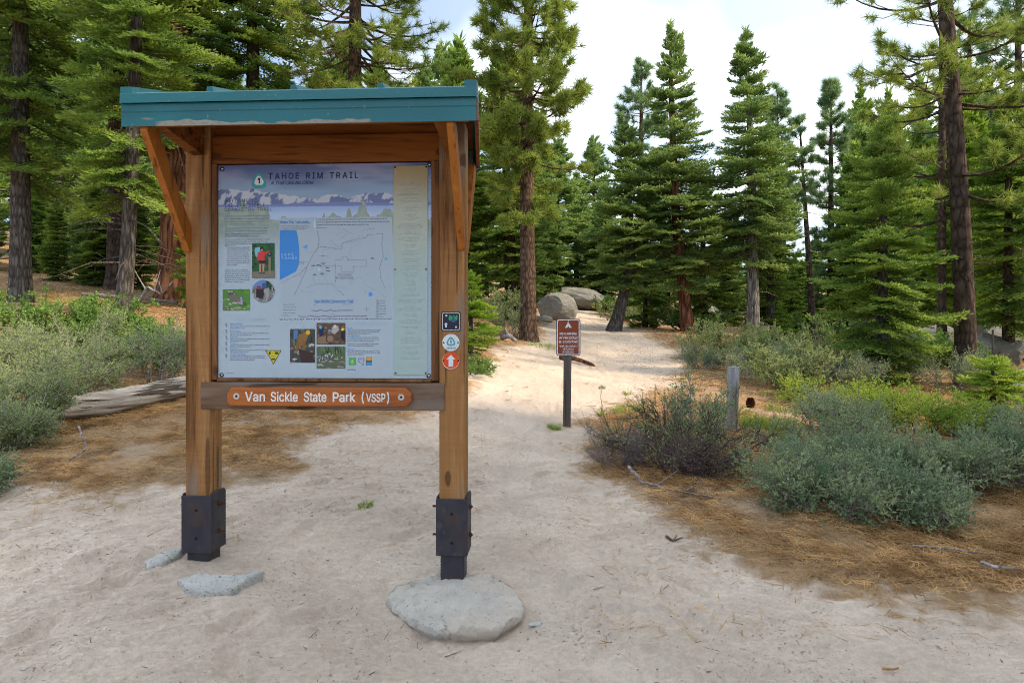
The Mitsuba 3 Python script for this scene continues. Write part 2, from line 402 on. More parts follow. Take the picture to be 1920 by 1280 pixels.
def teal_color(p, n, uv):
    edge = 2.4985 + 0.060 * (fbm(p.x * 9, p.y * 9, p.z * 14 + 2, 4) - 0.5) + 0.030 * smoothstep(0.55, 0.8, noise(p.x * 3.1 + 3, p.y * 2, 8.0))
    rub = smoothstep(0.0015, -0.0015, p.z - edge) * smoothstep(0.42, 0.52, 0.5 + 0.9 * (0.52 - dr.abs(p.x + 1.22)) + 0.5 * (noise(p.x * 9, p.y * 9, p.z * 30) - 0.5)) * smoothstep(2.45, 2.485, p.z)
    scr = smoothstep(0.90, 0.93, noise(p.x * 75, p.y * 75, p.z * 30))
    c = mix((0.006, 0.108, 0.138), (0.010, 0.145, 0.172), noise(p.x * 5, p.y * 5, p.z * 9))
    c = mix(c, (0.20, 0.33, 0.36), 0.35 * scr)
    return mix(c, mix((0.20, 0.19, 0.16), (0.31, 0.29, 0.24), noise(p.x * 60, p.y * 60, p.z * 90)), 0.9 * rub)


surf('teal_metal', teal_color, 0.38, 0.5, bump=lambda p, n, uv: noise(p.x * 6, p.y * 6, p.z * 10), bump_scale=0.0015)
surf('metal_back', lambda p, n, uv: mix((0.10, 0.135, 0.125), (0.17, 0.20, 0.185), fbm(p.x * 9, p.y * 9, p.z * 9, 2)), 0.5, 0.4)


def steel_color(p, n, uv):
    rust = smoothstep(0.52, 0.70, fbm(p.x * 11, p.y * 11, p.z * 8, 3))
    c = mix((0.030, 0.029, 0.042), (0.048, 0.045, 0.058), noise(p.x * 30, p.y * 30, p.z * 14))
    dust = smoothstep(0.60, 0.78, fbm(p.x * 26 + 3, p.y * 26, p.z * 12, 3))
    c = mix(c, (0.075, 0.045, 0.034), 0.5 * rust)
    return mix(c, (0.15, 0.13, 0.115), 0.25 * dust)


surf('steel_sleeve', steel_color, lambda p, n, uv: 0.42 + 0.3 * noise(p.x * 15, p.y * 15, p.z * 9), 0.4, 0.15, bump=lambda p, n, uv: fbm(p.x * 60, p.y * 60, p.z * 60, 2), bump_scale=0.0008)
surf('steel_rusty', lambda p, n, uv: mix((0.045, 0.022, 0.018), (0.12, 0.055, 0.035), noise(p.x * 80, p.y * 80, p.z * 80)), 0.8, 0.2)
surf('steel_bolt', (0.55, 0.55, 0.54), 0.32, 0.5, 0.9)
surf('hole_dark', (0.02, 0.018, 0.016), 0.9, 0.1)
surf('white_paint', lambda p, n, uv: mix((0.70, 0.72, 0.74), (0.80, 0.81, 0.80), noise(p.x * 40, p.y * 40, p.z * 40)), 0.5, 0.3)
scene['print_ink'] = {'type': 'twosided', 'bsdf': {'type': 'principled', 'base_color': {'type': 'mesh_attribute', 'name': 'vertex_color'}, 'roughness': 0.4, 'specular': 0.3}}

KC, KA = np.array([-1.0835, 3.9225, 0.0]), -0.0573
KM = np.eye(4); KM[:3, :3] = rot_z(KA); KM[:3, 3] = KC


def K(m):
    """from the board's own frame (x along the board, y into its depth, z up) to the world"""
    m = m.copy() if hasattr(m, 'copy') else trimesh.Trimesh(m[0], m[1], process=False)
    m.apply_transform(KM)
    return m


ASKEW = np.eye(4); ASKEW[0, 1], ASKEW[0, 3] = -0.09, -0.09 * 0.44 + 0.010      # the roof sits slightly askew on the posts


def radd(name, m, bsdf, smooth=False, **kw):
    m = m.copy(); m.apply_transform(ASKEW); return kadd(name, m, bsdf, smooth, **kw)


def kadd(name, m, bsdf, smooth=False, holder='information_board', **more):
    return add(f'{holder}__{name}', K(m), bsdf, smooth, **more)


KB = 'information_board'
L(KB, 'tall wooden information board with a teal metal roof and a large printed trail panel', 'information board')
PX = 0.744
_rp = np.random.default_rng(5)
for sx in (-1, 1):
    p = box(sx * PX - 0.074, sx * PX + 0.074, 0.0, 0.148, 0.30, 2.62, 0.006)
    p = p.subdivide_to_size(0.16); v = p.vertices
    p.vertices = v + (meshkit.fbm(v * np.array([14, 14, 3.0]), 3, 3)[:, None] - 0.5) * 0.004 * unit(v - np.array([sx * PX, 0.074, 0]) * [1, 1, 0] - v * [0, 0, 1])
    kadd('post', p, 'wood_post', 30)
# steel sleeves and tubes the posts stand in
for sx, zt, zb, zg in ((-1, 0.480, 0.147, 0.02), (1, 0.482, 0.160, -0.06)):
    c = sx * PX
    s_ = kadd('steel_sleeve', trimesh.util.concatenate([box(c - 0.090, c + 0.090, -0.016, -0.003, zb, zt, 0.003), box(c - 0.090, c + 0.090, 0.151, 0.164, zb, zt, 0.003),
              box(c - 0.0895, c - 0.077, -0.005, 0.153, zb + 0.001, zt + 0.012, 0.003), box(c + 0.077, c + 0.0895, -0.005, 0.153, zb + 0.001, zt + 0.012, 0.003), box(c - 0.078, c + 0.078, -0.004, 0.152, zb + 0.004, zb + 0.014, 0.002)]), 'steel_sleeve')
    kadd('steel_tube', box(c - 0.068, c + 0.068, 0.006, 0.142, zg, zb + 0.006, 0.008), 'steel_sleeve', 35)
    for zz in (zt - 0.062, zt - 0.225):
        for e in (-1, 1):
            x0 = c + e * 0.0895
            nut = trimesh.creation.cylinder(radius=0.013, segment=[(x0, 0.074, zz), (x0 + e * 0.014, 0.074, zz)], sections=6)
            rod = cyl((x0, 0.074, zz), (x0 + e * (0.034 if sx * e < 0 else 0.020), 0.074, zz), 0.0065, 10)
            wash = cyl((x0, 0.074, zz), (x0 + e * 0.003, 0.074, zz), 0.018, 16)
            kadd('bolt', trimesh.util.concatenate([nut, rod, wash]), 'steel_rusty', holder=s_)
        kadd('bolt_hole', cyl((c, -0.0175, zz - 0.022), (c, -0.0155, zz - 0.022), 0.0085, 14), 'hole_dark', holder=s_)
# header, ceiling and ridge beam
kadd('header_board', box(-PX + 0.074, PX - 0.074, 0.022, 0.060, 2.408, 2.568, 0.003), 'wood_stain', 30)
kadd('ridge_beam', box(-PX + 0.074, PX - 0.074, 0.052, 0.140, 2.570, 2.70, 0.004), 'wood_stain', 30)
kadd('back_panel', box(-PX + 0.074, PX - 0.074, 0.062, 0.084, 0.99, 2.45, 0.003), 'wood_stain', 30)
# frame strips round the printed panel
kadd('frame_strip', box(-PX + 0.0745, -0.637, 0.012, 0.052, 1.148, 2.407, 0.004), 'wood_trim', 30)
kadd('frame_strip', box(0.6225, PX - 0.0745, 0.012, 0.052, 1.148, 2.407, 0.004), 'wood_trim', 30)
kadd('frame_strip', box(-0.636, 0.6215, 0.010, 0.052, 1.140, 1.158, 0.004), 'wood_trim', 30)
# lower cross beam, notched into the posts
bm = box(-0.722, 0.702, -0.012, 0.058, 0.982, 1.136, 0.005).subdivide_to_size(0.08)
bm.vertices = bm.vertices + (meshkit.fbm(bm.vertices * np.array([3, 16, 16.0]), 3, 6)[:, None] - 0.5) * np.array([0, 0.004, 0.007])
kadd('cross_beam', bm, 'wood_beam', 30)
# name plank with clipped ends and routed white letters
from shapely.geometry import Polygon, Point, LineString, box as srect
from shapely import affinity
from shapely.ops import unary_union
pl = [(-0.548, 1.072), (-0.522, 1.110), (0.486, 1.112), (0.520, 1.082), (0.520, 1.036), (0.492, 1.008), (-0.528, 1.006), (-0.548, 1.030)]
pm = prism(Polygon(pl).buffer(-0.008).buffer(0.008), 0.030); pm.apply_translation([0, -0.042, 0])
inner = prism(Polygon(pl).buffer(-0.006), 0.010); inner.apply_translation([0, -0.046, 0])
NP = kadd('name_plank', trimesh.util.concatenate([pm, inner]).convex_hull, 'wood_plank', 20)


def text(s, h, x, z, y, width=None, bold=True, depth=0.0012, shear=0.0, bsdf=None):
    """lettering on an upright face that looks along -y"""
    m = meshkit.text_mesh(s, h, depth, bold)
    v = m.vertices.copy()
    v[:, 0] -= v[:, 0].min()
    if width: v[:, 0] *= width / v[:, 0].max()
    v[:, 0] += shear * v[:, 1]
    m.vertices = np.stack([v[:, 0] + x, y - v[:, 2], v[:, 1] + z], 1)
    m.invert() if m.volume < 0 else None
    return m


tw = []
for wd, x0, x1 in (('Van', -0.440, -0.323), ('Sickle', -0.290, -0.132), ('State', -0.098, 0.034), ('Park', 0.070, 0.200), ('(', 0.236, 0.250), ('VSSP', 0.262, 0.372), (')', 0.380, 0.394)):
    tw.append(text(wd, 0.052 if wd != 'VSSP' else 0.046, x0, 1.034, -0.0465, x1 - x0))
kadd('lettering', trimesh.util.concatenate(tw), 'white_paint', holder=NP)
for bx_ in (-0.490, 0.462):
    kadd('washer', trimesh.creation.annulus(0.007, 0.0185, segment=[(bx_, -0.0462, 1.061), (bx_, -0.0492, 1.061)], sections=24), 'steel_bolt', 30, holder=NP)
    kadd('screw_head', cyl((bx_, -0.0455, 1.061), (bx_, -0.0485, 1.061), 0.0068, 12), 'hole_dark', holder=NP)

# the roof
RY0, RY1, RC = -0.440, 0.588, 0.074
SL = math.tan(math.radians(15.5))
zr = 2.648 + (RC - RY0) * SL
for a, b, nm in ((RY0, RC, 'front'), (RY1, RC, 'back')):
    za, zb = 2.648, zr
    poly = [(a, za), (b, zb), (b, zb + 0.006), (a, za + 0.006)]
    m = prism(Polygon(poly), 1.82, 'x'); m.apply_translation([-0.91, 0, 0])
    if m.volume < 0: m.invert()
    rp = radd('roof_panel', m, 'teal_metal')
    ribs = [-0.46, -0.02, 0.43]
    for rx in ribs:
        q = [(rx - 0.018, 0.0), (rx + 0.030, 0.0), (rx + 0.014, 0.040), (rx - 0.012, 0.040)]
        sgn = 1 if b > a else -1
        bot = [(x, a + sgn * 0.004, za + 0.005 + z) for x, z in q]; top = [(x, b, zb + 0.005 + z) for x, z in q]
        radd('rib', trimesh.Trimesh(np.array(bot + top)).convex_hull, 'teal_metal', holder=rp)
    deck = prism(Polygon([(a + np.sign(b - a) * 0.03, za - 0.02), (b, zb - 0.012), (b, zb - 0.034), (a + np.sign(b - a) * 0.03, za - 0.042)]), 1.76, 'x'); deck.apply_translation([-0.88, 0, 0])
    if deck.volume < 0: deck.invert()
    radd('roof_deck', deck, 'wood_stain')
# rake trims at both ends, fascia in two steps along the front and the back
for sx in (-1, 1):
    for a in (RY0, RY1):
        s2 = 1 if a < RC else -1
        poly = [(a - s2 * 0.016, 2.605), (a - s2 * 0.016, 2.692), (RC, zr + 0.052), (RC, zr - 0.035)]
        m = prism(Polygon(poly), 0.062, 'x'); m.apply_translation([sx * 0.892 - 0.031, 0, 0])
        if m.volume < 0: m.invert()
        radd('rake_trim', m, 'teal_metal')
        m2 = prism(Polygon([(a, 2.497), (a, 2.602), (RC, zr - 0.036), (RC, zr - 0.141)]), 0.022, 'x'); m2.apply_translation([sx * 0.912 - 0.011, 0, 0])
        if m2.volume < 0: m2.invert()
        radd('barge_board', m2, 'wood_stain')


def fascia(y, s):
    up = [(y - s * 0.020, 2.612), (y - s * 0.026, 2.606), (y - s * 0.022, 2.655), (y - s * 0.012, 2.662), (y, 2.660), (y, 2.612)]
    lo = [(y - s * 0.006, 2.490), (y - s * 0.010, 2.4895), (y - s * 0.0085, 2.560), (y - s * 0.012, 2.566), (y - s * 0.010, 2.606), (y - s * 0.002, 2.611), (y + s * 0.002, 2.492)]
    for nm, q in (('fascia_cap', up), ('fascia_board', lo)):
        m = prism(Polygon(q).buffer(0), 1.842, 'x'); m.apply_translation([-0.921, 0, 0])
        if m.volume < 0: m.invert()
        m = m.subdivide_to_size(0.12); v = m.vertices
        m.vertices = v + (meshkit.fbm(v * np.array([2.2, 0, 3.0]), 2, 4)[:, None] - 0.5) * np.array([0, 0.006, 0.003])
        radd(nm, m, 'teal_metal', 25)


fascia(RY0, 1); fascia(RY1, -1)
radd('fascia_backing', box(-0.88, 0.88, RY0 + 0.004, RY0 + 0.040, 2.497, 2.605, 0.003), 'wood_stain', 30)
radd('fascia_backing', box(-0.88, 0.88, RY1 - 0.040, RY1 - 0.004, 2.497, 2.605, 0.003), 'metal_back', 30)
# arms and knee braces
for sx in (-1, 1):
    x0, x1 = (sx * PX - 0.030, sx * PX + 0.036) if sx < 0 else (sx * PX - 0.036, sx * PX + 0.030)
    for (ya, yb) in ((RY0 + 0.045, -0.001), (0.149, RY1 - 0.045)):
        m = prism(Polygon([(ya, 2.500), (yb, 2.452), (yb, 2.60), (ya, 2.60)] if ya < 0 else [(ya, 2.452), (yb, 2.50), (yb, 2.60), (ya, 2.60)]), x1 - x0, 'x'); m.apply_translation([x0, 0, 0])
        if m.volume < 0: m.invert()
        kadd('roof_arm', m, 'wood_stain')
    bx0 = sx * 0.799 - 0.019
    for fr in (1, -1):
        pts = [(0.0, 1.893), (0.0, 2.035), (-0.335, 2.497), (-0.432, 2.497), (-0.436, 2.470), (-0.02, 1.893)]
        if fr < 0: pts = [(0.148 - y, z) for y, z in pts]
        m = prism(Polygon(pts).buffer(0), 0.038, 'x'); m.apply_translation([bx0, -0.001 * fr, 0])
        if m.volume < 0: m.invert()
        br = kadd('knee_brace', m, 'wood_brace')
        if fr > 0:
            kadd('bolt', trimesh.util.concatenate([cyl((bx0 + 0.019, -0.030, 1.975), (bx0 + 0.019, -0.046, 1.985), 0.008, 6), cyl((bx0 + 0.019, -0.028, 1.9745), (bx0 + 0.019, -0.036, 1.979), 0.014, 14)]), 'steel_bolt', holder=br)
    for bx_ in ((-0.028, 0.040) if sx < 0 else (-0.018,)):
        kadd('bolt', cyl((sx * PX + bx_, 0.001, 2.565), (sx * PX + bx_, -0.009, 2.565), 0.010, 10), 'steel_bolt')

# ---- the printed panel
PW0, PW1, PZ0, PZ1, PYF = -0.6355, 0.6210, 1.1600, 2.4000, 0.028


def pu(px): return PW0 + (px - 407.0) / 401.0 * (PW1 - PW0)          # print units, 401 across and 402.5 down the panel
def pz(py): return PZ1 - (py - 306.0) / 402.5 * (PZ1 - PZ0)


_ca, _sa = math.cos(KA), math.sin(KA)


def panel_print(p, n, uv):
    u = ((p.x - KC[0]) * _ca + (p.y - KC[1]) * _sa - PW0) / (PW1 - PW0)
    v = (PZ1 - p.z) / (PZ1 - PZ0)
    nz = fbm(u * 5, v * 22, 2.0, 3)
    sky_ = mix((0.110, 0.145, 0.33), (0.28, 0.40, 0.58), smoothstep(0.0, 0.15, v + 0.10 * (nz - 0.5)))
    sky_ = mix(sky_, (0.42, 0.40, 0.60), 0.45 * smoothstep(0.5, 0.8, nz) * smoothstep(0.13, 0.03, v))
    r1 = fbm(u * 9 + 4, 1.0, 0.0, 4); r2 = fbm(u * 7 + 1, 5.0, 0.0, 3)
    ridge = 0.180 - 0.080 * r1 + 0.030 * u - 0.03 * smoothstep(0.0, 0.25, 0.35 - dr.abs(u - 0.15))
    snow = fbm(u * 42 + v * 20, v * 26 - u * 6, 3.0, 3)
    mt = mix((0.15, 0.19, 0.38), (0.52, 0.56, 0.64), smoothstep(0.44, 0.56, snow + 0.12 * smoothstep(0.02, 0.0, v - ridge)))
    c = dr.select(v > ridge, mt, sky_)
    c = dr.select(v > 0.192 - 0.016 * r2, mi.Color3f(0.19, 0.24, 0.50), c)
    c = dr.select(v > 0.198, mix((0.33, 0.46, 0.76), (0.45, 0.58, 0.82), smoothstep(0.198, 0.24, v)), c)
    tree = fbm(u * 26, 3.0, 1.0, 3)
    tl = 0.262 - 0.05 * smoothstep(0.5, 0.8, tree) - 0.075 * smoothstep(0.10, 0.0, dr.abs(u - 0.70)) * tree - 0.055 * smoothstep(0.07, 0.0, dr.abs(u - 0.55)) * tree - 0.06 * smoothstep(0.30, 0.05, u)
    c = dr.select(v > tl, mix((0.24, 0.33, 0.33), (0.36, 0.44, 0.36), noise(u * 60, v * 60, 0.0)), c)
    pale = mix((0.385, 0.490, 0.585), (0.415, 0.520, 0.615), v)
    return mix(c, pale, smoothstep(0.265, 0.42, v + 0.05 * (noise(u * 12, v * 12, 4.0) - 0.5)))


surf('panel_print', panel_print, 0.38, 0.4)
PN = kadd('printed_panel', box(PW0, PW1, PYF, PYF + 0.012, PZ0, PZ1, 0.0015), 'panel_print')
labels[PN] = {'label': 'large printed trail map panel with mountain lake photograph'}


def sheet(poly, y, color):
    """a flat print: polygon in panel units at depth y -> (V, F, C)"""
    if not hasattr(poly, 'geom_type'): poly = Polygon(poly)
    poly = poly.buffer(0)
    V, F, o = [], [], 0
    for g in getattr(poly, 'geoms', [poly]):
        if g.geom_type != 'Polygon' or g.area < 1e-9: continue
        v, f = trimesh.creation.triangulate_polygon(g, engine='earcut')
        V.append(v); F.append(f + o); o += len(v)
    if not V: return None
    v = np.vstack(V)
    return np.stack([pu(v[:, 0]), np.full(len(v), y), pz(v[:, 1])], 1), np.vstack(F), np.tile(color, (len(v), 1))


def inks(name, sheets, holder=None, label=None):
    sheets = [s for s in sheets if s is not None]
    V, F = join([(s[0], s[1]) for s in sheets]); C = np.vstack([s[2] for s in sheets])
    k = kadd(name, (V, F), 'print_ink', False, holder or PN, color=C)
    if label: labels[k] = {'label': label}
    return k


def word_lines(x0, x1, y0, dy, n, rng, thick=1.5, ragged=0.25, color=(0.16, 0.19, 0.26), center=False, y=PYF - 0.0008):
    out = []
    for i in range(n):
        end = x1 if (i < n - 1 and not center) else x0 + (x1 - x0) * rng.uniform(0.4, 0.95)
        end -= rng.uniform(0, ragged) * 0.3 * (x1 - x0) if not center else 0
        off = (x1 - end) / 2 if center else 0
        x = x0
        while x < end - 1:
            w = rng.uniform(1.6, 6.0)
            out.append(sheet(srect(x + off, y0 + i * dy - thick / 2, min(x + w, end) + off, y0 + i * dy + thick / 2 * rng.uniform(0.7, 1)), y, color))
            x += w + rng.uniform(0.8, 1.5)
    return out


_r = np.random.default_rng(12)
Y1, Y2, Y3, Y4 = PYF - 0.0006, PYF - 0.0012, PYF - 0.0018, PYF - 0.0024
tx = []
for x0, x1, y0, dy, n, th in ((420, 508, 403, 5, 4, 1.7), (420, 508, 426, 5, 4, 1.9), (420, 508, 447, 4, 3, 1.4), (420, 468, 458, 4, 1, 2), (424, 468, 463, 4, 9, 1.5), (420, 468, 505, 3.7, 7, 1.5),
                              (430, 507, 611, 3.6, 2, 1.5), (430, 507, 624, 3.6, 2, 1.5), (430, 507, 635, 3.6, 2, 1.5), (430, 507, 646, 3.6, 2, 1.5), (430, 508, 656, 3.6, 2, 1.5), (430, 498, 667, 3.8, 3, 1.6),
                              (652, 714, 618, 3.5, 3, 1.5), (652, 714, 632, 3.5, 3, 1.5), (652, 714, 644, 3.5, 2, 1.5), (652, 714, 657, 3.5, 3, 1.5), (424, 450, 699, 3, 1, 1.2), (652, 694, 692.5, 3, 1, 2.2)):
    tx += word_lines(x0, x1, y0, dy, n, _r, th)
inks('printed_text', tx)
tb = []
for x0, x1, y0 in ((430, 458, 606.5), (430, 452, 620), (430, 455, 631), (430, 452, 642), (430, 450, 653), (430, 488, 663), (652, 675, 614.5), (652, 677, 629), (652, 668, 654)):
    tb += word_lines(x0, x1, y0, 3, 1, _r, 1.9, 0, (0.10, 0.32, 0.66))
inks('printed_text', tb)
for i, yy in enumerate((608, 620, 632, 643, 654, 666)):
    tb = [sheet(Point(422.5, yy - 1).buffer(1.7), Y1, (0.16, 0.19, 0.26)), sheet(srect(421.8, yy + 1.5, 424.6, yy + 4), Y1, (0.16, 0.19, 0.26))]
    inks('printed_symbol', tb)


def ptext(s, hpx, x0, x1, base, y=None, color=None, bold=False, shear=0.0, name='lettering', spaced=False):
    h = hpx * (PZ1 - PZ0) / 402.5
    y = Y2 if y is None else y
    if spaced:
        ms, adv = [], 0.0
        for ch in s:
            if ch == ' ': adv += 0.9; continue
            m = meshkit.text_mesh(ch, h, 0.0006, bold); w = np.ptp(m.vertices[:, 0]) / h
            ms.append((m, adv)); adv += w + 0.42
        k = (pu(x1) - pu(x0)) / (adv - 0.42)
        out = []
        for m, a in ms:
            v = m.vertices.copy(); v[:, 0] -= v[:, 0].min()
            m.vertices = np.stack([v[:, 0] * min(1.0, k / h) + pu(x0) + a * k, y - v[:, 2], v[:, 1] + pz(base)], 1); out.append(m)
        m = trimesh.util.concatenate(out)
    else:
        m = text(s, h, pu(x0), pz(base), y, pu(x1) - pu(x0), bold, 0.0006, shear)
    return kadd(name, m, 'print_ink', False, PN, color=np.tile(color or (0.06, 0.08, 0.20), (len(m.vertices), 1)))


INK = (0.045, 0.060, 0.17)
ptext('TAHOE RIM TRAIL', 11, 503, 672, 333.5, color=(0.02, 0.03, 0.10), bold=True, spaced=True)
ptext('A Trail Like No Other', 6.5, 507, 588, 344, color=INK, bold=True, shear=0.35)
ptext('WELCOME TO', 7, 420, 482, 377, color=INK, spaced=True)
ptext('THE VAN SICKLE', 7, 420, 496, 385.5, color=INK, spaced=True)
ptext('CONNECTOR TRAIL', 7, 420, 509, 393.5, color=INK, spaced=True)
ptext('BE PREPARED', 5, 420, 464, 441, color=(0.22, 0.27, 0.36), spaced=True)
ptext('TRAIL COURTESY', 6, 441, 498, 602, color=(0.36, 0.46, 0.62), spaced=True)
ptext('JOIN OUR TRAILS', 6, 652, 711, 610, color=(0.36, 0.50, 0.64), spaced=True)
# rounded triangular emblem
tri = lambda cx, cy, r: Polygon([(cx, cy - 1.35 * r), (cx + 1.1 * r, cy + 0.75 * r), (cx - 1.1 * r, cy + 0.75 * r)]).buffer(-0.38 * r).buffer(0.78 * r)
inks('emblem', [sheet(tri(485, 337.5, 11.5), Y1, (0.05, 0.36, 0.40)), sheet(tri(485, 336.5, 7.0), Y2, (0.72, 0.74, 0.76)), sheet(Polygon([(484, 331), (487.5, 331), (487, 341), (484.5, 342), (485, 336), (483, 335)]), Y3, (0.02, 0.03, 0.10))])
# map
mp = [sheet(srect(524, 407, 735, 598), Y1, (0.405, 0.500, 0.600))]
lake = Polygon([(524.5, 430), (556, 430)] + [(561.5 - 0.0026 * (y - 476) ** 2 - (0.012 * (y - 490) ** 2 if y > 490 else 0), y) for y in range(432, 512, 4)] + [(536, 518), (524.5, 524)])
mp.append(sheet(lake, Y2, (0.055, 0.26, 0.72)))
mp += [sheet(Point(695, 551).buffer(4), Y2, (0.07, 0.33, 0.80)), sheet(Polygon([(568, 462), (575, 457), (577, 459), (576, 466), (572, 464)]), Y2, (0.10, 0.36, 0.78)), sheet(srect(589, 410, 592, 426), Y2, (0.45, 0.70, 0.72))]


def road(pts, w, col): return sheet(LineString(pts).buffer(w), Y2, col)


RD = (0.22, 0.25, 0.34)
mp += [road([(595, 431), (599, 448), (597, 462), (588, 476), (580, 490), (574, 506), (562, 532), (552, 552)], 0.55, RD), road([(526, 530), (545, 520), (562, 512), (575, 500)], 0.5, RD),
       road([(598, 461), (620, 464), (640, 467), (643, 455), (655, 452), (665, 448), (685, 446), (690, 440), (718, 438)], 0.45, RD), road([(718, 438), (716, 460), (719, 480), (712, 500), (714, 520), (722, 540)], 0.45, RD),
       road([(629, 531), (629, 487), (642, 487), (642, 481), (652, 481), (652, 487), (687, 487), (687, 499), (664, 499), (664, 509), (641, 509), (641, 498), (592, 498)], 0.4, RD), road([(590, 532), (622, 532), (645, 552)], 0.4, RD)]
_m = np.random.default_rng(31)
for i in range(26):                                            # faint contour and boundary lines
    x0, y0 = _m.uniform(566, 700), _m.uniform(440, 545); a = _m.uniform(0, 6.28); q = [(x0, y0)]
    for _ in range(9):
        a += _m.normal() * 0.5; q.append((float(np.clip(q[-1][0] + 4.2 * math.cos(a), 564, 732)), float(np.clip(q[-1][1] + 3.2 * math.sin(a), 430, 556))))
    mp.append(sheet(LineString(q).buffer(0.28), Y2, (0.27, 0.37, 0.47)))
for x, y in ((584, 496), (594, 495), (603, 492), (611, 500), (601, 511), (587, 513), (612, 506), (695, 483)):
    mp.append(sheet(srect(x, y, x + 7, y + 2.2), Y2, (0.10, 0.12, 0.18)))
mp += [sheet(Point(599, 504).buffer(3.2), Y2, (0.42, 0.72, 0.68)), sheet(Point(724, 485).buffer(2.4), Y2, (0.10, 0.50, 0.50))]
for i in range(7): mp.append(sheet(srect(706, 561 + i * 5, 710, 565 + i * 5), Y2, (0.25, 0.30, 0.36)))
mp += [road([(524, 598), (734, 597)], 0.5, (0.10, 0.12, 0.2)), road([(584, 581)] + [(584 + 6 * i, 581 + (0.9 if i % 3 else -0.7) * (i < 9)) for i in range(1, 14)], 0.75, (0.16, 0.13, 0.26)),
       road([(560, 592)] + [(560 + 8 * i, 592 + (0.9 if i % 3 else -0.9) * (i < 9)) for i in range(1, 17)], 0.8, (0.16, 0.13, 0.26)), road([(688, 575), (688, 583)], 0.5, RD), road([(684, 579), (692, 579)], 0.5, RD)]
MPK = inks('printed_map', mp)
for a in ((526, 582, 422, 3.2, 3, 1.2), (594, 732, 410.5, 5.2, 3, 1.6), (594, 642, 426, 3, 1, 1.4), (531, 556, 570, 5.2, 5, 1.3), (712, 724, 563, 5, 7, 1.4), (600, 612, 479, 3, 1, 1.8), (588, 596, 571, 3, 1, 1), (643, 664, 570, 3, 1, 1), (621, 630, 577.5, 3, 1, 1), (624, 628, 588, 3, 1, 1), (690, 716, 429, 3, 1, 1), (600, 612, 462, 3, 1, 1), (562, 575, 490, 3, 2, 1.2), (684, 692, 547, 3, 1, 1)):
    inks('printed_text', word_lines(*a[:5], _r, a[5], y=Y3))
ptext('Where This Trail Leads...', 5, 524.5, 583, 417.5, Y3, (0.06, 0.24, 0.60), True)
ptext('Van Sickle Connector Trail', 6, 589.5, 663, 567, Y3, (0.06, 0.24, 0.60), True)
ptext('LAKE', 4.6, 527.5, 551, 478, Y3, (0.55, 0.72, 0.90), spaced=True)
ptext('TAHOE', 4.6, 527.5, 558, 485, Y3, (0.55, 0.72, 0.90), spaced=True)
ptext('Van Sickle', 5, 633, 659, 516.5, Y3, (0.25, 0.27, 0.34))
ptext('Bi-State Park', 5, 630, 663, 522.5, Y3, (0.25, 0.27, 0.34))


# photographs on the panel: flat coloured shapes
def photo(x0, y0, x1, y1, base, shapes, rng, blobs=(), round_=1.6, label=None, circle=False):
    fr = Point((x0 + x1) / 2, (y0 + y1) / 2).buffer((x1 - x0) / 2) if circle else srect(x0 + round_, y0 + round_, x1 - round_, y1 - round_).buffer(round_)
    out = [sheet(affinity.translate(fr, 0.7, 0.9), Y1, (0.30, 0.35, 0.42)), sheet(fr, Y2, base)]
    for k, (cols, n, rx, ry, (bx0, by0, bx1, by1)) in enumerate(blobs):
        for i in range(n):
            c = np.array(cols[rng.integers(len(cols))]) * rng.uniform(0.7, 1.3)
            a = rng.uniform(0, 6.28, 7); a.sort()
            cx, cy = rng.uniform(bx0, bx1), rng.uniform(by0, by1)
            pg = Polygon([(cx + rx * math.cos(t) * rng.uniform(0.5, 1.2), cy + ry * math.sin(t) * rng.uniform(0.5, 1.2)) for t in a]).buffer(0).intersection(fr)
            out.append(sheet(pg, Y3 - 0.00001 * i - 0.0003 * k, c))
    for i, (c, pts) in enumerate(shapes):
        pg = (Point(*pts[:2]).buffer(pts[2]) if len(pts) == 3 and not hasattr(pts[0], '__len__') else Polygon(pts)).intersection(fr)
        out.append(sheet(pg, Y4 - 0.0012 - 0.00002 * i, c))
    inks('printed_photograph', out, label=label)


G1, G2, G3 = (0.02, 0.10, 0.035), (0.035, 0.17, 0.05), (0.02, 0.05, 0.03)
photo(472, 454, 515, 520, (0.03, 0.11, 0.045), [
    ((0.20, 0.19, 0.16), [(472, 508), (515, 506), (515, 520), (472, 520)]), ((0.20, 0.50, 0.62), [(478, 463), (487, 461), (489, 478), (480, 481), (477, 470)]),
    ((0.26, 0.22, 0.15), [(503.5, 480), (508, 480), (508, 512), (503.5, 512)]), ((0.02, 0.03, 0.04), [(502, 473), (509, 472), (509, 479), (502, 480)]), ((0.55, 0.65, 0.72), (505.5, 475, 1.3)),
    ((0.62, 0.05, 0.05), [(484, 471), (491, 469), (496, 471), (506, 468), (507, 470.5), (497, 476), (496, 487), (484, 487), (481, 484)]), ((0.02, 0.025, 0.05), [(485, 487), (496, 487), (497, 493), (485, 493)]),
    ((0.50, 0.28, 0.20), [(486, 493), (490, 493), (489, 509), (486, 509)]), ((0.50, 0.28, 0.20), [(492, 493), (496, 493), (495, 509), (492, 509)]), ((0.12, 0.10, 0.09), [(484, 509), (497, 508), (497, 512), (484, 512)]),
    ((0.02, 0.015, 0.015), (491, 464.5, 3.2)), ((0.50, 0.30, 0.22), (491.3, 467, 2.0))], _r, [((G1, G2, G3), 34, 5, 4, (472, 454, 515, 500))], label='printed photograph of a hiker in a red jacket')
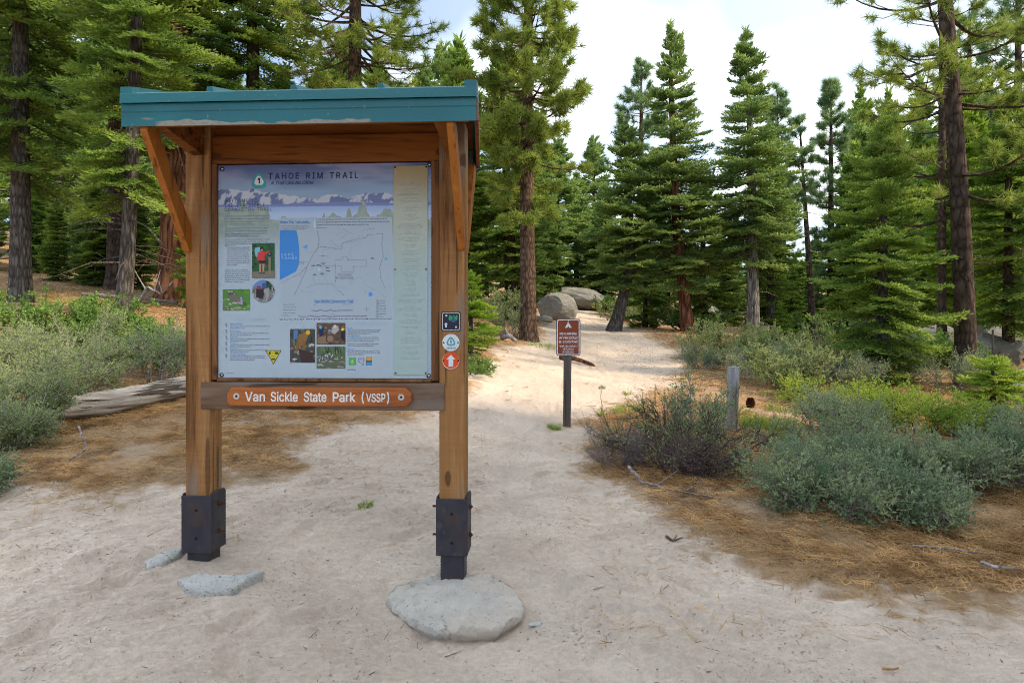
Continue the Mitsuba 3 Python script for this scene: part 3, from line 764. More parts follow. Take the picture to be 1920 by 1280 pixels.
photo(472, 524, 514.5, 566, (0.20, 0.24, 0.26), [
    ((0.14, 0.26, 0.55), [(472, 524), (498, 524), (494, 536), (472, 538)]), ((0.30, 0.06, 0.08), [(481, 535), (488, 534), (490, 541), (482, 542)]), ((0.05, 0.10, 0.32), [(491, 530), (500, 529), (500, 540), (492, 541)]),
    ((0.36, 0.34, 0.33), [(495, 541), (505, 538), (505, 553), (502, 562), (498, 562), (498, 552)]), ((0.03, 0.025, 0.03), [(480, 541), (494, 540), (495, 551), (492, 560), (487, 558), (480, 556)])], _r,
    [(((0.34, 0.36, 0.36), (0.42, 0.42, 0.42), (0.10, 0.10, 0.10)), 40, 4, 3, (472, 540, 514, 566)), ((G1, G3), 10, 4, 5, (498, 526, 514, 540)), (((0.03, 0.03, 0.04), (0.32, 0.3, 0.3)), 16, 1.4, 3.5, (480, 542, 506, 560))], circle=True, label='round printed photograph of riders and pack horses')
photo(416, 541, 468, 581, (0.09, 0.25, 0.05), [
    ((0.16, 0.16, 0.14), [(424, 553), (436, 551), (452, 553), (456, 562), (440, 566), (432, 560)]), ((0.30, 0.38, 0.55), [(450, 556), (453, 555), (455, 570), (451, 570)]), ((0.12, 0.10, 0.09), [(424, 545), (436, 544), (437, 551), (428, 553)]), ((0.45, 0.43, 0.40), [(426, 544), (436, 544), (436, 546.5), (426, 547)])], _r,
    [(((0.07, 0.22, 0.04), (0.16, 0.36, 0.07), (0.05, 0.14, 0.04)), 34, 6, 4, (416, 541, 468, 581)), (((0.36, 0.33, 0.29), (0.20, 0.18, 0.15), (0.45, 0.43, 0.4)), 22, 5, 2.2, (418, 560, 462, 580))], label='printed photograph of a wooden trail structure in green brush')
photo(544, 616, 591, 679, (0.06, 0.07, 0.07), [
    ((0.26, 0.15, 0.06), [(560, 627), (572, 622), (580, 626), (574, 640), (566, 648), (558, 652), (556, 644)]), ((0.24, 0.12, 0.03), [(556, 640), (562, 640), (560, 656), (555, 656)]), ((0.24, 0.12, 0.03), [(568, 638), (574, 640), (573, 656), (568, 656)]),
    ((0.75, 0.45, 0.02), (578, 622.5, 4.4)), ((0.05, 0.03, 0.03), [(560, 655), (588, 660), (590, 679), (566, 679)]), ((0.10, 0.22, 0.42), [(551, 618), (560, 618), (558, 634), (551, 636)])], _r,
    [(((0.05, 0.06, 0.05), (0.03, 0.04, 0.03), (0.12, 0.16, 0.14)), 22, 2.5, 9, (544, 616, 591, 645)), (((0.40, 0.38, 0.37), (0.20, 0.16, 0.13), (0.30, 0.25, 0.21)), 26, 5, 3, (544, 645, 591, 679))], label='printed photograph of a trail worker in a yellow helmet')
photo(594, 604.5, 648, 645, (0.11, 0.075, 0.06), [
    ((0.02, 0.03, 0.10), [(598, 616), (607, 614), (608, 626), (600, 630)]), ((0.12, 0.45, 0.72), (602, 613, 2.8)), ((0.12, 0.42, 0.66), (618.5, 619, 2.4)), ((0.44, 0.42, 0.39), [(623, 612), (634, 609), (637, 618), (628, 626), (622, 622)]), ((0.66, 0.66, 0.66), (628.5, 611, 2.9)), ((0.72, 0.70, 0.05), (643.5, 617, 3.0)),
    ((0.03, 0.02, 0.03), [(640, 620), (648, 618), (648, 640), (640, 634)]), ((0.28, 0.20, 0.14), (620, 634, 6.0)), ((0.25, 0.17, 0.11), [(596, 632), (612, 628), (613, 644), (596, 644)])], _r,
    [(((0.16, 0.10, 0.07), (0.07, 0.045, 0.04), (0.22, 0.15, 0.11)), 34, 5, 3, (594, 605, 648, 645))], label='printed photograph of a helmeted crew moving boulders')
photo(594, 649, 648, 690, (0.10, 0.15, 0.09), [], _r,
      [(((0.05, 0.10, 0.045), (0.15, 0.24, 0.10), (0.03, 0.05, 0.03)), 30, 2, 7, (594, 649, 648, 662)), (((0.30, 0.27, 0.27), (0.42, 0.38, 0.37), (0.16, 0.14, 0.14)), 26, 7, 2, (594, 672, 648, 690)), (((0.06, 0.06, 0.09), (0.55, 0.56, 0.58), (0.05, 0.05, 0.06), (0.2, 0.22, 0.3)), 40, 1.6, 3, (596, 662, 626, 674)), (((0.6, 0.6, 0.06),), 3, 1.6, 1.6, (632, 666, 645, 671))], label='printed photograph of a group posed among trees')
inks('printed_symbol', [sheet(Polygon([(497, 656), (528, 656), (512.5, 683)]), Y1, (0.06, 0.06, 0.04)), sheet(Polygon([(499.2, 657.3), (525.8, 657.3), (512.5, 680.4)]), Y2, (0.62, 0.58, 0.03)),
     sheet(srect(504, 658.5, 507.5, 664), Y3, (0.05, 0.05, 0.04)), sheet(srect(515, 659, 522, 663.5), Y3, (0.05, 0.05, 0.04)), sheet(srect(509, 671, 516, 674.5), Y3, (0.05, 0.05, 0.04)), sheet(srect(510, 660.5, 513, 661.5), Y3, (0.05, 0.05, 0.04)), sheet(srect(508.5, 666, 516.5, 667), Y3, (0.05, 0.05, 0.04))], label='yellow triangular yield symbol')
inks('emblem', [sheet(srect(655, 670, 667, 683).buffer(0.8).difference(srect(659.5, 668, 662.5, 670)), Y1, (0.10, 0.42, 0.16)), sheet(Polygon([(661, 672), (664, 678), (661.8, 678), (661.8, 681), (660.2, 681), (660.2, 678), (658, 678)]), Y2, (0.42, 0.62, 0.12))], label='green shield emblem')
inks('emblem', [sheet(Polygon([(672, 669.5), (683, 669.5), (683, 679), (682, 684.5), (672, 676)]), Y1, (0.10, 0.12, 0.18)), sheet(Polygon([(672.8, 670.3), (682.2, 670.3), (682.2, 678.8), (681.6, 682.8), (672.8, 675.6)]), Y2, (0.48, 0.50, 0.70)), road([(673, 674), (677, 672.6), (682, 675)], 0.7, (0.12, 0.12, 0.2))], label='grey state outline emblem')
inks('emblem', [sheet(srect(686.5, 668.5, 697.5, 684), Y1, (0.05, 0.08, 0.16)), sheet(srect(687, 669, 697, 675), Y2, (0.68, 0.36, 0.03)), sheet(srect(687, 678, 697, 683.5), Y2, (0.06, 0.32, 0.72))], label='orange and blue square emblem')

# cream plaque with the donors' names, screwed over the panel's right side
CX0, CX1, CZ0, CZ1 = pu(738), pu(801.5), pz(701), pz(312)


def plaque_color(p, n, uv):  # tan at the top, turning pale blue-green further down
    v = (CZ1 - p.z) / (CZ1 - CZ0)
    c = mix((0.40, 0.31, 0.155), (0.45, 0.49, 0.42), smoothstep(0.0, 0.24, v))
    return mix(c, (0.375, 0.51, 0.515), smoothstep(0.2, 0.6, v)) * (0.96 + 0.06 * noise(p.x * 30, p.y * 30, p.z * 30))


surf('plaque_color', plaque_color, 0.45, 0.35)
PQ = kadd('donor_plaque', box(CX0, CX1, PYF - 0.007, PYF - 0.001, CZ0, CZ1, 0.0012), 'plaque_color', 30)
labels[PQ] = {'label': 'narrow cream plaque printed with columns of donor names'}
tp, yy = [], 345.0
YP = PYF - 0.0078
while yy < 676:
    n = int(_r.integers(2, 5))
    if yy > 600 and yy < 612: yy += 8
    half = _r.uniform(16, 27)
    tp += word_lines(770 - half, 770 + half, yy, 3.0, n, _r, 1.0, 0.1, (0.30, 0.36, 0.36), True, YP)
    yy += 3.0 * n + 4.2
tp += word_lines(746, 795, 366, 3, 1, _r, 1.5, 0, (0.24, 0.28, 0.27), False, YP)
inks('printed_text', tp, PQ)
for sx_, sz_ in ((741, 315), (798.5, 315), (741.5, 505), (798.5, 505), (742, 698), (798, 698)):
    kadd('screw', cyl((pu(sx_), YP + 0.002, pz(sz_)), (pu(sx_), YP - 0.002, pz(sz_)), 0.0052, 10), 'hole_dark' if sz_ < 400 else 'steel_rusty', holder=PQ)
for sx_, sz_ in ((415, 313), (804, 310.5), (414, 703), (803, 703)):
    kadd('bolt', trimesh.util.concatenate([cyl((pu(sx_), PYF, pz(sz_)), (pu(sx_), PYF - 0.004, pz(sz_)), 0.0125, 18)]), 'hole_dark', holder=PN)
    kadd('bolt', trimesh.creation.icosphere(2, 0.0075).apply_transform(trimesh.transformations.compose_matrix(scale=[1, 0.6, 1], translate=[pu(sx_) + 0.002, PYF - 0.004, pz(sz_)])), 'steel_bolt', True, holder=PN)

# three small route markers screwed to the right post
def mk(key, label):
    L(key, label, 'trail marker', 'trail markers on the right post'); return key


MX = 0.738


def disc(poly, y0, y1):
    m = prism(poly, y1 - y0); m.apply_translation([0, y0, 0])
    return m


surf('marker_navy', (0.012, 0.014, 0.035), 0.4, 0.4); surf('marker_orange', (0.72, 0.075, 0.006), 0.42, 0.4); surf('marker_white', (0.66, 0.74, 0.80), 0.42, 0.4); surf('marker_teal', (0.07, 0.36, 0.42), 0.42, 0.4)
surf('marker_green', (0.03, 0.33, 0.12), 0.42, 0.4); surf('marker_blue', (0.03, 0.08, 0.24), 0.42, 0.4)
m1 = mk('route_marker', 'square dark route marker with white arrow and green emblem, topmost of three on the post')
zc = 1.488
sq = lambda r, c: srect(MX - r + c, zc - r + c, MX + r - c, zc + r - c).buffer(c)
kadd('plate', disc(sq(0.055, 0.009), -0.004, -0.0005), 'marker_navy', holder=m1)
kadd('border_line', disc(sq(0.050, 0.009).difference(sq(0.0465, 0.007)), -0.0052, -0.004), 'marker_white', holder=m1)
kadd('arrow', disc(Polygon([(MX - 0.0335, zc - 0.034), (MX - 0.0235, zc - 0.034), (MX - 0.0235, zc - 0.018), (MX - 0.0185, zc - 0.018), (MX - 0.0285, zc - 0.006), (MX - 0.0385, zc - 0.018), (MX - 0.0335, zc - 0.018)]), -0.0052, -0.004), 'marker_white', holder=m1)
blob = Polygon([(MX - 0.012, zc + 0.008), (MX + 0.012, zc - 0.006), (MX + 0.034, zc + 0.006), (MX + 0.039, zc + 0.022), (MX + 0.034, zc + 0.041), (MX + 0.028, zc + 0.026), (MX + 0.016, zc + 0.038), (MX + 0.004, zc + 0.028), (MX - 0.007, zc + 0.040), (MX - 0.013, zc + 0.022)])
kadd('emblem', disc(blob, -0.0048, -0.004), 'marker_green', holder=m1)
kadd('emblem', disc(Polygon([(MX - 0.008, zc + 0.005), (MX + 0.010, zc - 0.004), (MX + 0.034, zc + 0.006), (MX + 0.020, zc + 0.014), (MX + 0.018, zc + 0.034), (MX + 0.010, zc + 0.034), (MX + 0.008, zc + 0.012)]), -0.0056, -0.0048), 'marker_blue', holder=m1)
for a, b in ((-0.026, 0.033), (0.030, -0.032)): kadd('screw', cyl((MX + a, -0.003, zc + b), (MX + a, -0.0075, zc + b), 0.0062, 12), 'steel_bolt', holder=m1)
m2 = mk('route_marker', 'round white route marker with teal triangular emblem and the word ACCESS')
zc = 1.368
kadd('plate', disc(Point(MX, zc).buffer(0.049), -0.004, -0.0005), 'marker_white', 30, holder=m2)
tz = lambda r, dz=0: Polygon([(MX, zc + 0.008 + dz + 1.35 * r), (MX + 1.1 * r, zc + 0.008 + dz - 0.75 * r), (MX - 1.1 * r, zc + 0.008 + dz - 0.75 * r)]).buffer(-0.38 * r).buffer(0.75 * r)
kadd('emblem', disc(tz(0.0205, -0.003).difference(tz(0.0125, -0.003)), -0.0052, -0.004), 'marker_teal', holder=m2)
kadd('emblem', disc(Polygon([(MX - 0.002, zc + 0.014), (MX + 0.004, zc + 0.014), (MX + 0.003, zc - 0.006), (MX - 0.001, zc - 0.004), (MX - 0.004, zc + 0.006)]), -0.0052, -0.004), 'marker_navy', holder=m2)
kadd('lettering', text('ACCESS', 0.0085, MX - 0.027, zc - 0.035, -0.004, 0.054), 'marker_navy', holder=m2)
for a in (-0.041, 0.041): kadd('screw', cyl((MX + a, -0.003, zc), (MX + a, -0.0065, zc), 0.0045, 10), 'hole_dark', holder=m2)
m3 = mk('route_marker', 'round orange route marker with a white arrow pointing up, lowest of three on the post')
zc = 1.265
kadd('plate', disc(Point(MX, zc).buffer(0.049), -0.004, -0.0005), 'marker_orange', 30, holder=m3)
kadd('border_line', disc(Point(MX, zc).buffer(0.0478).difference(Point(MX + 0.0005, zc + 0.0014).buffer(0.0462)), -0.0050, -0.004), 'marker_white', holder=m3)
kadd('arrow', disc(Polygon([(MX - 0.013, zc - 0.033), (MX + 0.013, zc - 0.033), (MX + 0.013, zc + 0.008), (MX + 0.026, zc + 0.008), (MX, zc + 0.034), (MX - 0.026, zc + 0.008), (MX - 0.013, zc + 0.008)]), -0.0054, -0.004), 'marker_white', holder=m3)
for a in (-0.042, 0.042): kadd('screw', cyl((MX + a, -0.003, zc), (MX + a, -0.0065, zc), 0.0045, 10), 'hole_dark', holder=m3)
# ------------------------------------------------------------------ rocks, footing, sign, posts, log
def granite_color(a, b, dark, lichen=0.0, sc=1.0):
    def fn(p, n, uv):
        g = noise(p.x * 95 * sc, p.y * 95 * sc, p.z * 95 * sc)
        big = fbm(p.x * 3.2 * sc, p.y * 3.2 * sc, p.z * 3.2 * sc, 3)
        c = mix(a, b, dr.clip(0.5 * g + 0.9 * big - 0.2, 0, 1))
        c = mix(c, dark, smoothstep(0.72, 0.85, noise(p.x * 110 + 3, p.y * 110, p.z * 110)) * 0.75)
        if lichen:
            c = mix(c, (0.13, 0.13, 0.11), lichen * smoothstep(0.50, 0.66, fbm(p.x * 5.5 * sc + 8, p.y * 5.5 * sc, p.z * 5.5 * sc, 3)))
        return c
    return fn


rb = lambda s, d: (lambda p, n, uv: fbm(p.x * s, p.y * s, p.z * s, 3))
surf('granite', granite_color((0.17, 0.17, 0.165), (0.34, 0.335, 0.32), (0.08, 0.08, 0.08), 0.5, 0.35), 0.9, 0.2, bump=rb(22, 0), bump_scale=0.02, eps=6e-3)
surf('granite_pale', granite_color((0.34, 0.34, 0.32), (0.56, 0.56, 0.54), (0.07, 0.075, 0.075), 0.0, 1.3), 0.9, 0.2, bump=rb(90, 0), bump_scale=0.004)


def concrete_color(p, n, uv):
    f = fbm(p.x * 9, p.y * 9, p.z * 9, 3)
    g = noise(p.x * 190, p.y * 190, p.z * 190)
    c = mix((0.38, 0.36, 0.32), (0.58, 0.55, 0.50), dr.clip(0.8 * f + 0.45 * g - 0.15, 0, 1))
    sand = smoothstep(0.45, 0.62, fbm(p.x * 5 + 4, p.y * 5, 2.0, 3))
    c = mix(c, (0.54, 0.46, 0.38), 0.55 * sand)
    return mix(c, (0.10, 0.095, 0.085), 0.6 * smoothstep(0.80, 0.90, noise(p.x * 120, p.y * 120, p.z * 120)))


surf('concrete', concrete_color, 0.95, 0.1, bump=lambda p, n, uv: fbm(p.x * 60, p.y * 60, p.z * 60, 3), bump_scale=0.012, eps=2e-3)


def rock(size, seed, sub=4, rough=0.22, cuts=7, freq=1.3):
    rng = np.random.default_rng(seed)
    m = trimesh.creation.icosphere(sub)
    v = m.vertices.copy()
    v *= (1 + rough * 1.6 * (meshkit.fbm(v * freq + seed, 4, seed) - 0.5))[:, None]
    for n in sphere_dirs(rng, cuts):
        d = rng.uniform(0.62, 0.9); over = v @ n - d
        v -= np.clip(over, 0, None)[:, None] * n * 0.9
    v *= (1 + 0.05 * (meshkit.fbm(v * 7 + seed, 3, seed + 1) - 0.5))[:, None]
    m.vertices = v * np.asarray(size)
    return m


def put_rock(name, label, x, y, size, seed, mat, rz=0.0, sink=0.3, cat='rock', sub=4, cuts=7, rough=0.22, group=None, tilt=0.0):
    m = rock(size, seed, sub, rough, cuts)
    R = np.eye(4); R[:3, :3] = rot_z(rz) @ rot_y(tilt); m.apply_transform(R)
    lo = m.vertices[:, 2].min()
    m.apply_translation([x, y, gz(x, y) - lo - sink * np.ptp(m.vertices[:, 2])])
    k = add(name, m, mat, 40)
    L(k, label, cat, group)
    return k


# concrete footing under the right post, its rim broken and undercut
rng = np.random.default_rng(3)
OUT = np.array([(-0.685, 3.72), (-0.60, 3.55), (-0.52, 3.46), (-0.42, 3.385), (-0.30, 3.345), (-0.17, 3.335), (-0.07, 3.365), (0.01, 3.43), (0.05, 3.53), (0.055, 3.63), (0.02, 3.76), (-0.06, 3.90), (-0.17, 3.985), (-0.34, 4.02), (-0.50, 3.97), (-0.60, 3.86)])
cen = np.array([-0.31, 3.68])
nA, nR = 190, 30
ang = np.linspace(0, 2 * np.pi, nA, endpoint=False)
oa = np.unwrap(np.arctan2(OUT[:, 1] - cen[1], OUT[:, 0] - cen[0])); orad = np.hypot(*(OUT - cen).T)
o_ = np.argsort(oa); rad = np.interp(ang, np.sort(np.mod(oa, 2 * np.pi)), orad[np.argsort(np.mod(oa, 2 * np.pi))], period=2 * np.pi)
rad = rad * (1 + 0.07 * (meshkit.fbm(np.stack([np.cos(ang) * 16, np.sin(ang) * 16, ang * 0], -1), 3, 7) - 0.5) + 0.12 * (meshkit.fbm(np.stack([np.cos(ang) * 5, np.sin(ang) * 5, ang * 0], -1), 4, 2) - 0.5))
base_z = -0.048
rows = []
for i, f in enumerate(list(np.linspace(0.02, 1.0, nR)) + [1.005, 0.965, 0.90, 0.82]):
    zt = 0.052 - 0.016 * f ** 3 if i < nR else [0.012, -0.008, -0.036, -0.09][i - nR]
    xy = cen + np.stack([np.cos(ang), np.sin(ang)], 1) * (rad * f)[:, None]
    q = np.concatenate([xy * 8, np.full((nA, 1), i * 0.7 if i >= nR else 0)], 1)
    lip = np.clip((f - 0.72) / 0.28, 0, 1)
    tiltz = 0.06 * (xy[:, 1] - 3.66)
    z = base_z + 0.008 + zt + tiltz + 0.034 * (meshkit.fbm(q, 4, 3) - 0.5) + 0.024 * (meshkit.fbm(q * 3.1, 3, 9) - 0.5) * (0.4 + f) - 0.040 * lip * np.clip(meshkit.fbm(q * 2.2, 3, 5) - 0.45, 0, 1)
    cr = np.abs(meshkit.fbm(np.concatenate([xy * 4.2 + 3, xy[:, :1] * 0], 1), 3, 8) - 0.5)
    z = z - 0.022 * np.clip(1 - cr / 0.012, 0, 1) * np.clip((f - 0.55) / 0.3, 0, 1)
    rows.append(np.concatenate([xy, z[:, None]], 1))
V = np.vstack(rows + [np.array([[cen[0], cen[1], base_z + 0.048]])])
nr = len(rows); i = np.arange(nr - 1)[:, None] * nA + np.arange(nA)[None]; j = np.arange(nr - 1)[:, None] * nA + (np.arange(nA)[None] + 1) % nA
F = np.vstack([np.stack([i, i + nA, j + nA], -1).reshape(-1, 3), np.stack([i, j + nA, j], -1).reshape(-1, 3), np.stack([np.full(nA, len(V) - 1), np.arange(nA), (np.arange(nA) + 1) % nA], 1)])
k = add('concrete_footing', trimesh.Trimesh(V, F, process=False), 'concrete', 45)
L(k, 'broad cracked concrete footing bared around the right post of the board', 'footing')


def slab(name, label, outline, top, thick, tilt, mat, seed):
    """a flat broken stone from its outline"""
    g = Polygon(outline)
    nA = 72; cx, cy = g.centroid.x, g.centroid.y
    b = [g.exterior.interpolate(t, normalized=True) for t in np.linspace(0, 1, nA, endpoint=False)]
    b = np.array([(q.x, q.y) for q in b])
    rows = []
    for f, dz in ((0.02, 0), (0.35, 0), (0.65, 0), (0.85, 0), (0.96, -0.004), (1.0, -0.012), (0.99, -0.03), (0.93, -thick)):
        xy = np.array([cx, cy]) + (b - [cx, cy]) * f
        z = top + dz + tilt[0] * (xy[:, 0] - cx) + tilt[1] * (xy[:, 1] - cy) + 0.026 * (meshkit.fbm(np.concatenate([xy * 16, np.full((nA, 1), dz * 20)], 1), 4, seed) - 0.5)
        xy = xy + 0.026 * (np.stack([meshkit.fbm(np.concatenate([xy * 18, np.full((nA, 1), s)], 1), 2, seed) for s in (0, 9)], 1) - 0.5)
        rows.append(np.concatenate([xy, z[:, None]], 1))
    V = np.vstack(rows); n = len(rows)
    i = np.arange(n - 1)[:, None] * nA + np.arange(nA)[None]; j = np.arange(n - 1)[:, None] * nA + (np.arange(nA)[None] + 1) % nA
    F = np.vstack([np.stack([i, i + nA, j + nA], -1).reshape(-1, 3), np.stack([i, j + nA, j], -1).reshape(-1, 3)])
    m = trimesh.Trimesh(V, F, process=False)
    if m.face_normals[:10, 2].mean() < 0: m.invert()
    k = add(name, m, mat, 45); L(k, label, 'rock'); return k


slab('flat_rock', 'flat pale speckled rock half buried in front of the left post', [(-1.80, 3.66), (-1.72, 3.60), (-1.60, 3.565), (-1.48, 3.575), (-1.43, 3.66), (-1.375, 3.76), (-1.47, 3.73), (-1.60, 3.72), (-1.72, 3.72)], gz(-1.6, 3.65) + 0.034, 0.12, (-0.02, 0.20), 'granite_pale', 4)
slab('white_stone', 'small white stone lodged in the sand left of the left post', [(-2.075, 3.84), (-2.02, 3.795), (-1.965, 3.86), (-1.955, 3.97), (-1.94, 4.06), (-2.00, 4.05), (-2.035, 3.96)], gz(-2.0, 3.92) + 0.022, 0.07, (-0.25, 0.12), 'granite_pale', 7)
put_rock('small_stone', 'small pale stone chip on the sand right of the concrete footing', 0.12, 3.50, (0.040, 0.016, 0.014), 5, 'granite_pale', 0.2, 0.2, 'rock', 3)
# boulders
put_rock('boulder', 'rounded grey boulder at the top of the sandy trail', 1.6, 24.5, (0.76, 0.72, 0.62), 15, 'granite', 0.4, 0.22, 'boulder', 5, 6, 0.16)
put_rock('boulder', 'long grey boulder ridge behind the rounded boulder', 3.05, 31.5, (1.4, 0.9, 0.55), 22, 'granite', -0.25, 0.12, 'boulder', 5, 8, 0.3, tilt=0.12)
put_rock('boulder', 'low grey boulder between two fir trunks right of the trail', 7.35, 26.2, (0.72, 0.6, 0.62), 31, 'granite', 0.2, 0.25, 'boulder', 4)
put_rock('boulder', 'pale grey boulder seen left of the big dark pine trunk', 10.75, 17.4, (0.85, 0.7, 0.52), 12, 'granite', 0.1, 0.25, 'boulder', 4)
put_rock('boulder', 'large grey boulder behind the big dark pine trunk', 12.1, 17.4, (0.85, 0.8, 0.75), 18, 'granite', 0.4, 0.2, 'boulder', 4)
put_rock('boulder', 'flat-topped pale boulder right of the big dark pine trunk', 11.0, 15.6, (0.62, 0.6, 0.45), 8, 'granite', -0.2, 0.2, 'boulder', 4, 10)
put_rock('boulder', 'grey boulder at the right edge behind the young fir', 13.0, 17.2, (0.8, 0.7, 0.6), 27, 'granite', 0.9, 0.25, 'boulder', 4)
put_rock('boulder', 'low grey rock behind the lime green young fir', 7.9, 10.4, (0.36, 0.3, 0.22), 41, 'granite', 0.3, 0.2, 'boulder', 4)
put_rock('small_stone', 'dark stone lying at the foot of the rounded boulder', 1.05, 22.6, (0.32, 0.2, 0.14), 44, 'granite', 0.3, 0.3, 'rock', 3)
put_rock('small_stone', 'small pale rock beside the trail edge under the trees', 4.75, 23.0, (0.16, 0.12, 0.10), 46, 'granite', 0.3, 0.25, 'rock', 3)

# brown camping sign on its wooden post
SX, SY = 0.70, 8.5
sz0 = gz(SX, SY)
wood('sign_post_wood', 'z', (0.055, 0.045, 0.042), (0.120, 0.100, 0.092), (0.21, 0.185, 0.17), 0.0, 0.85, None, 0.5, 0.15, 0.002)
surf('sign_brown', lambda p, n, uv: mix((0.215, 0.040, 0.010), (0.255, 0.050, 0.014), fbm(p.x * 14, p.y * 14, p.z * 14, 2)), 0.4, 0.4)
surf('sign_white', (0.72, 0.75, 0.80), 0.45, 0.35)
surf('sign_back', (0.10, 0.11, 0.16), 0.45, 0.4, 0.4)
SG = 'camping_sign'
L(SG, 'brown and white no camping sign on a weathered wooden post beside the trail', 'sign')
v0 = box(SX - 0.050, SX + 0.044, SY + 0.004, SY + 0.070, sz0 - 0.25, 1.52, 0.006).subdivide_to_size(0.2)
v0.vertices[:, 0] += 0.012 * np.clip((v0.vertices[:, 2] - sz0) / 1.2, 0, 1) - 0.012
add(f'{SG}__post', v0, 'sign_post_wood', 30)
S0, S1, SZ0, SZ1 = SX - 0.150, SX + 0.152, 1.107, 1.567
rr = lambda d, r: srect(S0 + d + r, SZ0 + d + r, S1 - d - r, SZ1 - d - r).buffer(r)


def sgn(name, poly, y0, y1, mat, holder=SG):
    m = prism(poly, y1 - y0); m.apply_translation([0, y0, 0]); return add(f'{holder}__{name}', m, mat, 30)


PLT = sgn('plate', rr(0, 0.030), SY - 0.003, SY + 0.001, 'sign_back')
sgn('border_line', rr(0.010, 0.024).difference(rr(0.021, 0.018)), SY - 0.0046, SY - 0.003, 'sign_white', PLT)
sgn('face', rr(0.021, 0.018), SY - 0.0042, SY - 0.003, 'sign_brown', PLT)
cx = (S0 + S1) / 2
tent = unary_union([Polygon([(cx - 0.042, 1.455), (cx - 0.030, 1.455), (cx + 0.010, 1.522), (cx, 1.528)]), Polygon([(cx + 0.042, 1.455), (cx + 0.030, 1.455), (cx - 0.010, 1.522), (cx, 1.528)]), Polygon([(cx - 0.030, 1.455), (cx - 0.012, 1.455), (cx, 1.478), (cx, 1.506)]), Polygon([(cx + 0.030, 1.455), (cx + 0.012, 1.455), (cx, 1.478), (cx, 1.506)])])
sgn('tent_symbol', tent, SY - 0.0052, SY - 0.0042, 'sign_white', PLT)
for s, z, h, w in (('NO CAMPING', 1.366, 0.030, 0.212), ('IN VAN SICKLE', 1.316, 0.030, 0.230), ('BI-STATE PARK', 1.266, 0.030, 0.236), ('CAMP GEAR SUBJECT', 1.216, 0.020, 0.232), ('TO REMOVAL', 1.179, 0.020, 0.140), ('BY RANGERS', 1.143, 0.020, 0.140)):
    add(f'{PLT}__lettering', text(s, h, cx - w / 2, z, SY - 0.0042, w, True), 'sign_white')
for z in (1.541, 1.128):
    add(f'{PLT}__screw', cyl((cx, SY - 0.003, z), (cx, SY - 0.008, z), 0.007, 10), 'steel_bolt')

# grey weathered post
wood('grey_wood', 'z', (0.16, 0.155, 0.16), (0.34, 0.345, 0.37), (0.52, 0.53, 0.56), 0.0, 0.85, (0.22, 0.17, 0.14), 0.6, 0.15, 0.003)
PXY = (2.575, 8.0); z0 = gz(*PXY)
zs = np.linspace(-0.2, 0.765, 26)
P = np.stack([PXY[0] + 0.030 * zs, np.full(26, PXY[1]), z0 + zs], 1)
V, F = tube(P, np.full(26, 0.067), 40, 0.07, 3, True, 26)
V[-1, 2] -= 0.004; top = V[:, 2] > z0 + 0.755; V[top, 2] += 0.012 * (meshkit.fbm(V[top] * 30, 2, 1) - 0.5)
k = add('weathered_post', trimesh.Trimesh(V, F, process=False), 'grey_wood', 40)
L(k, 'short grey weathered wooden post standing among shrubs right of the trail', 'post')

# fallen log, left
def log_grain(p):
    al, ac = p.x * 0.538 + p.y * 0.843, p.y * 0.538 - p.x * 0.843
    w = noise(al * 2.5, ac * 6, p.z * 6) * 0.06
    return al, noise((ac + w) * 42, (p.z + w) * 42, al * 1.3), noise((ac + w) * 130, (p.z + w) * 130, al * 4.0)


def log_color(p, n, uv):
    al, g, g2 = log_grain(p)
    c = mix((0.24, 0.21, 0.185), (0.50, 0.465, 0.42), dr.clip(0.7 * g2 + 0.5 * noise(p.x * 5, p.y * 5, p.z * 9) - 0.1, 0, 1))
    return mix(c, (0.055, 0.042, 0.034), 0.85 * smoothstep(0.36, 0.24, g))


surf('log_wood', log_color, 0.9, 0.1, bump=lambda p, n, uv: smoothstep(0.2, 0.42, log_grain(p)[1]) + 0.3 * log_grain(p)[2], bump_scale=0.012, eps=3e-3)
A, B = np.array([-5.05, 6.95, 0]), np.array([-3.55, 9.3, 0])
t = np.linspace(0, 1, 60)[:, None]
P = A + (B - A) * t; P[:, 0] += 0.06 * np.sin(t[:, 0] * 5)
R = np.interp(t[:, 0], [0, 0.1, 0.5, 0.8, 1], [0.05, 0.11, 0.140, 0.115, 0.05])
P[:, 2] = lay(P[:, 0], P[:, 1]) + R * 0.9 + 0.05
V, F = tube(P, R, 44, 0.0, 3)
ax = unit(B - A); al = V @ ax; pr = V - np.outer(al, ax)
nrm = unit(V - np.repeat(np.vstack([P]), 44, 0) if len(V) == 44 * 60 else np.vstack([V[:44 * 60] - np.repeat(P, 44, 0), [[0, 0, 1], [0, 0, 1]]]))
gro = meshkit.fbm(np.stack([al * 0.8, pr[:, 0] * 16 + pr[:, 1] * 8, pr[:, 2] * 18], 1), 4, 6) - 0.5
gap = np.clip(meshkit.fbm(np.stack([al * 0.6, pr[:, 0] * 9, pr[:, 2] * 9], 1), 2, 12) - 0.55, 0, 1)
V = V + nrm * (0.085 * gro - 0.26 * gap)[:, None]
k = add('fallen_log', trimesh.Trimesh(V, F, process=False), 'log_wood', 35)
L(k, 'pale weathered fallen log lying in pine needles left of the board', 'log')


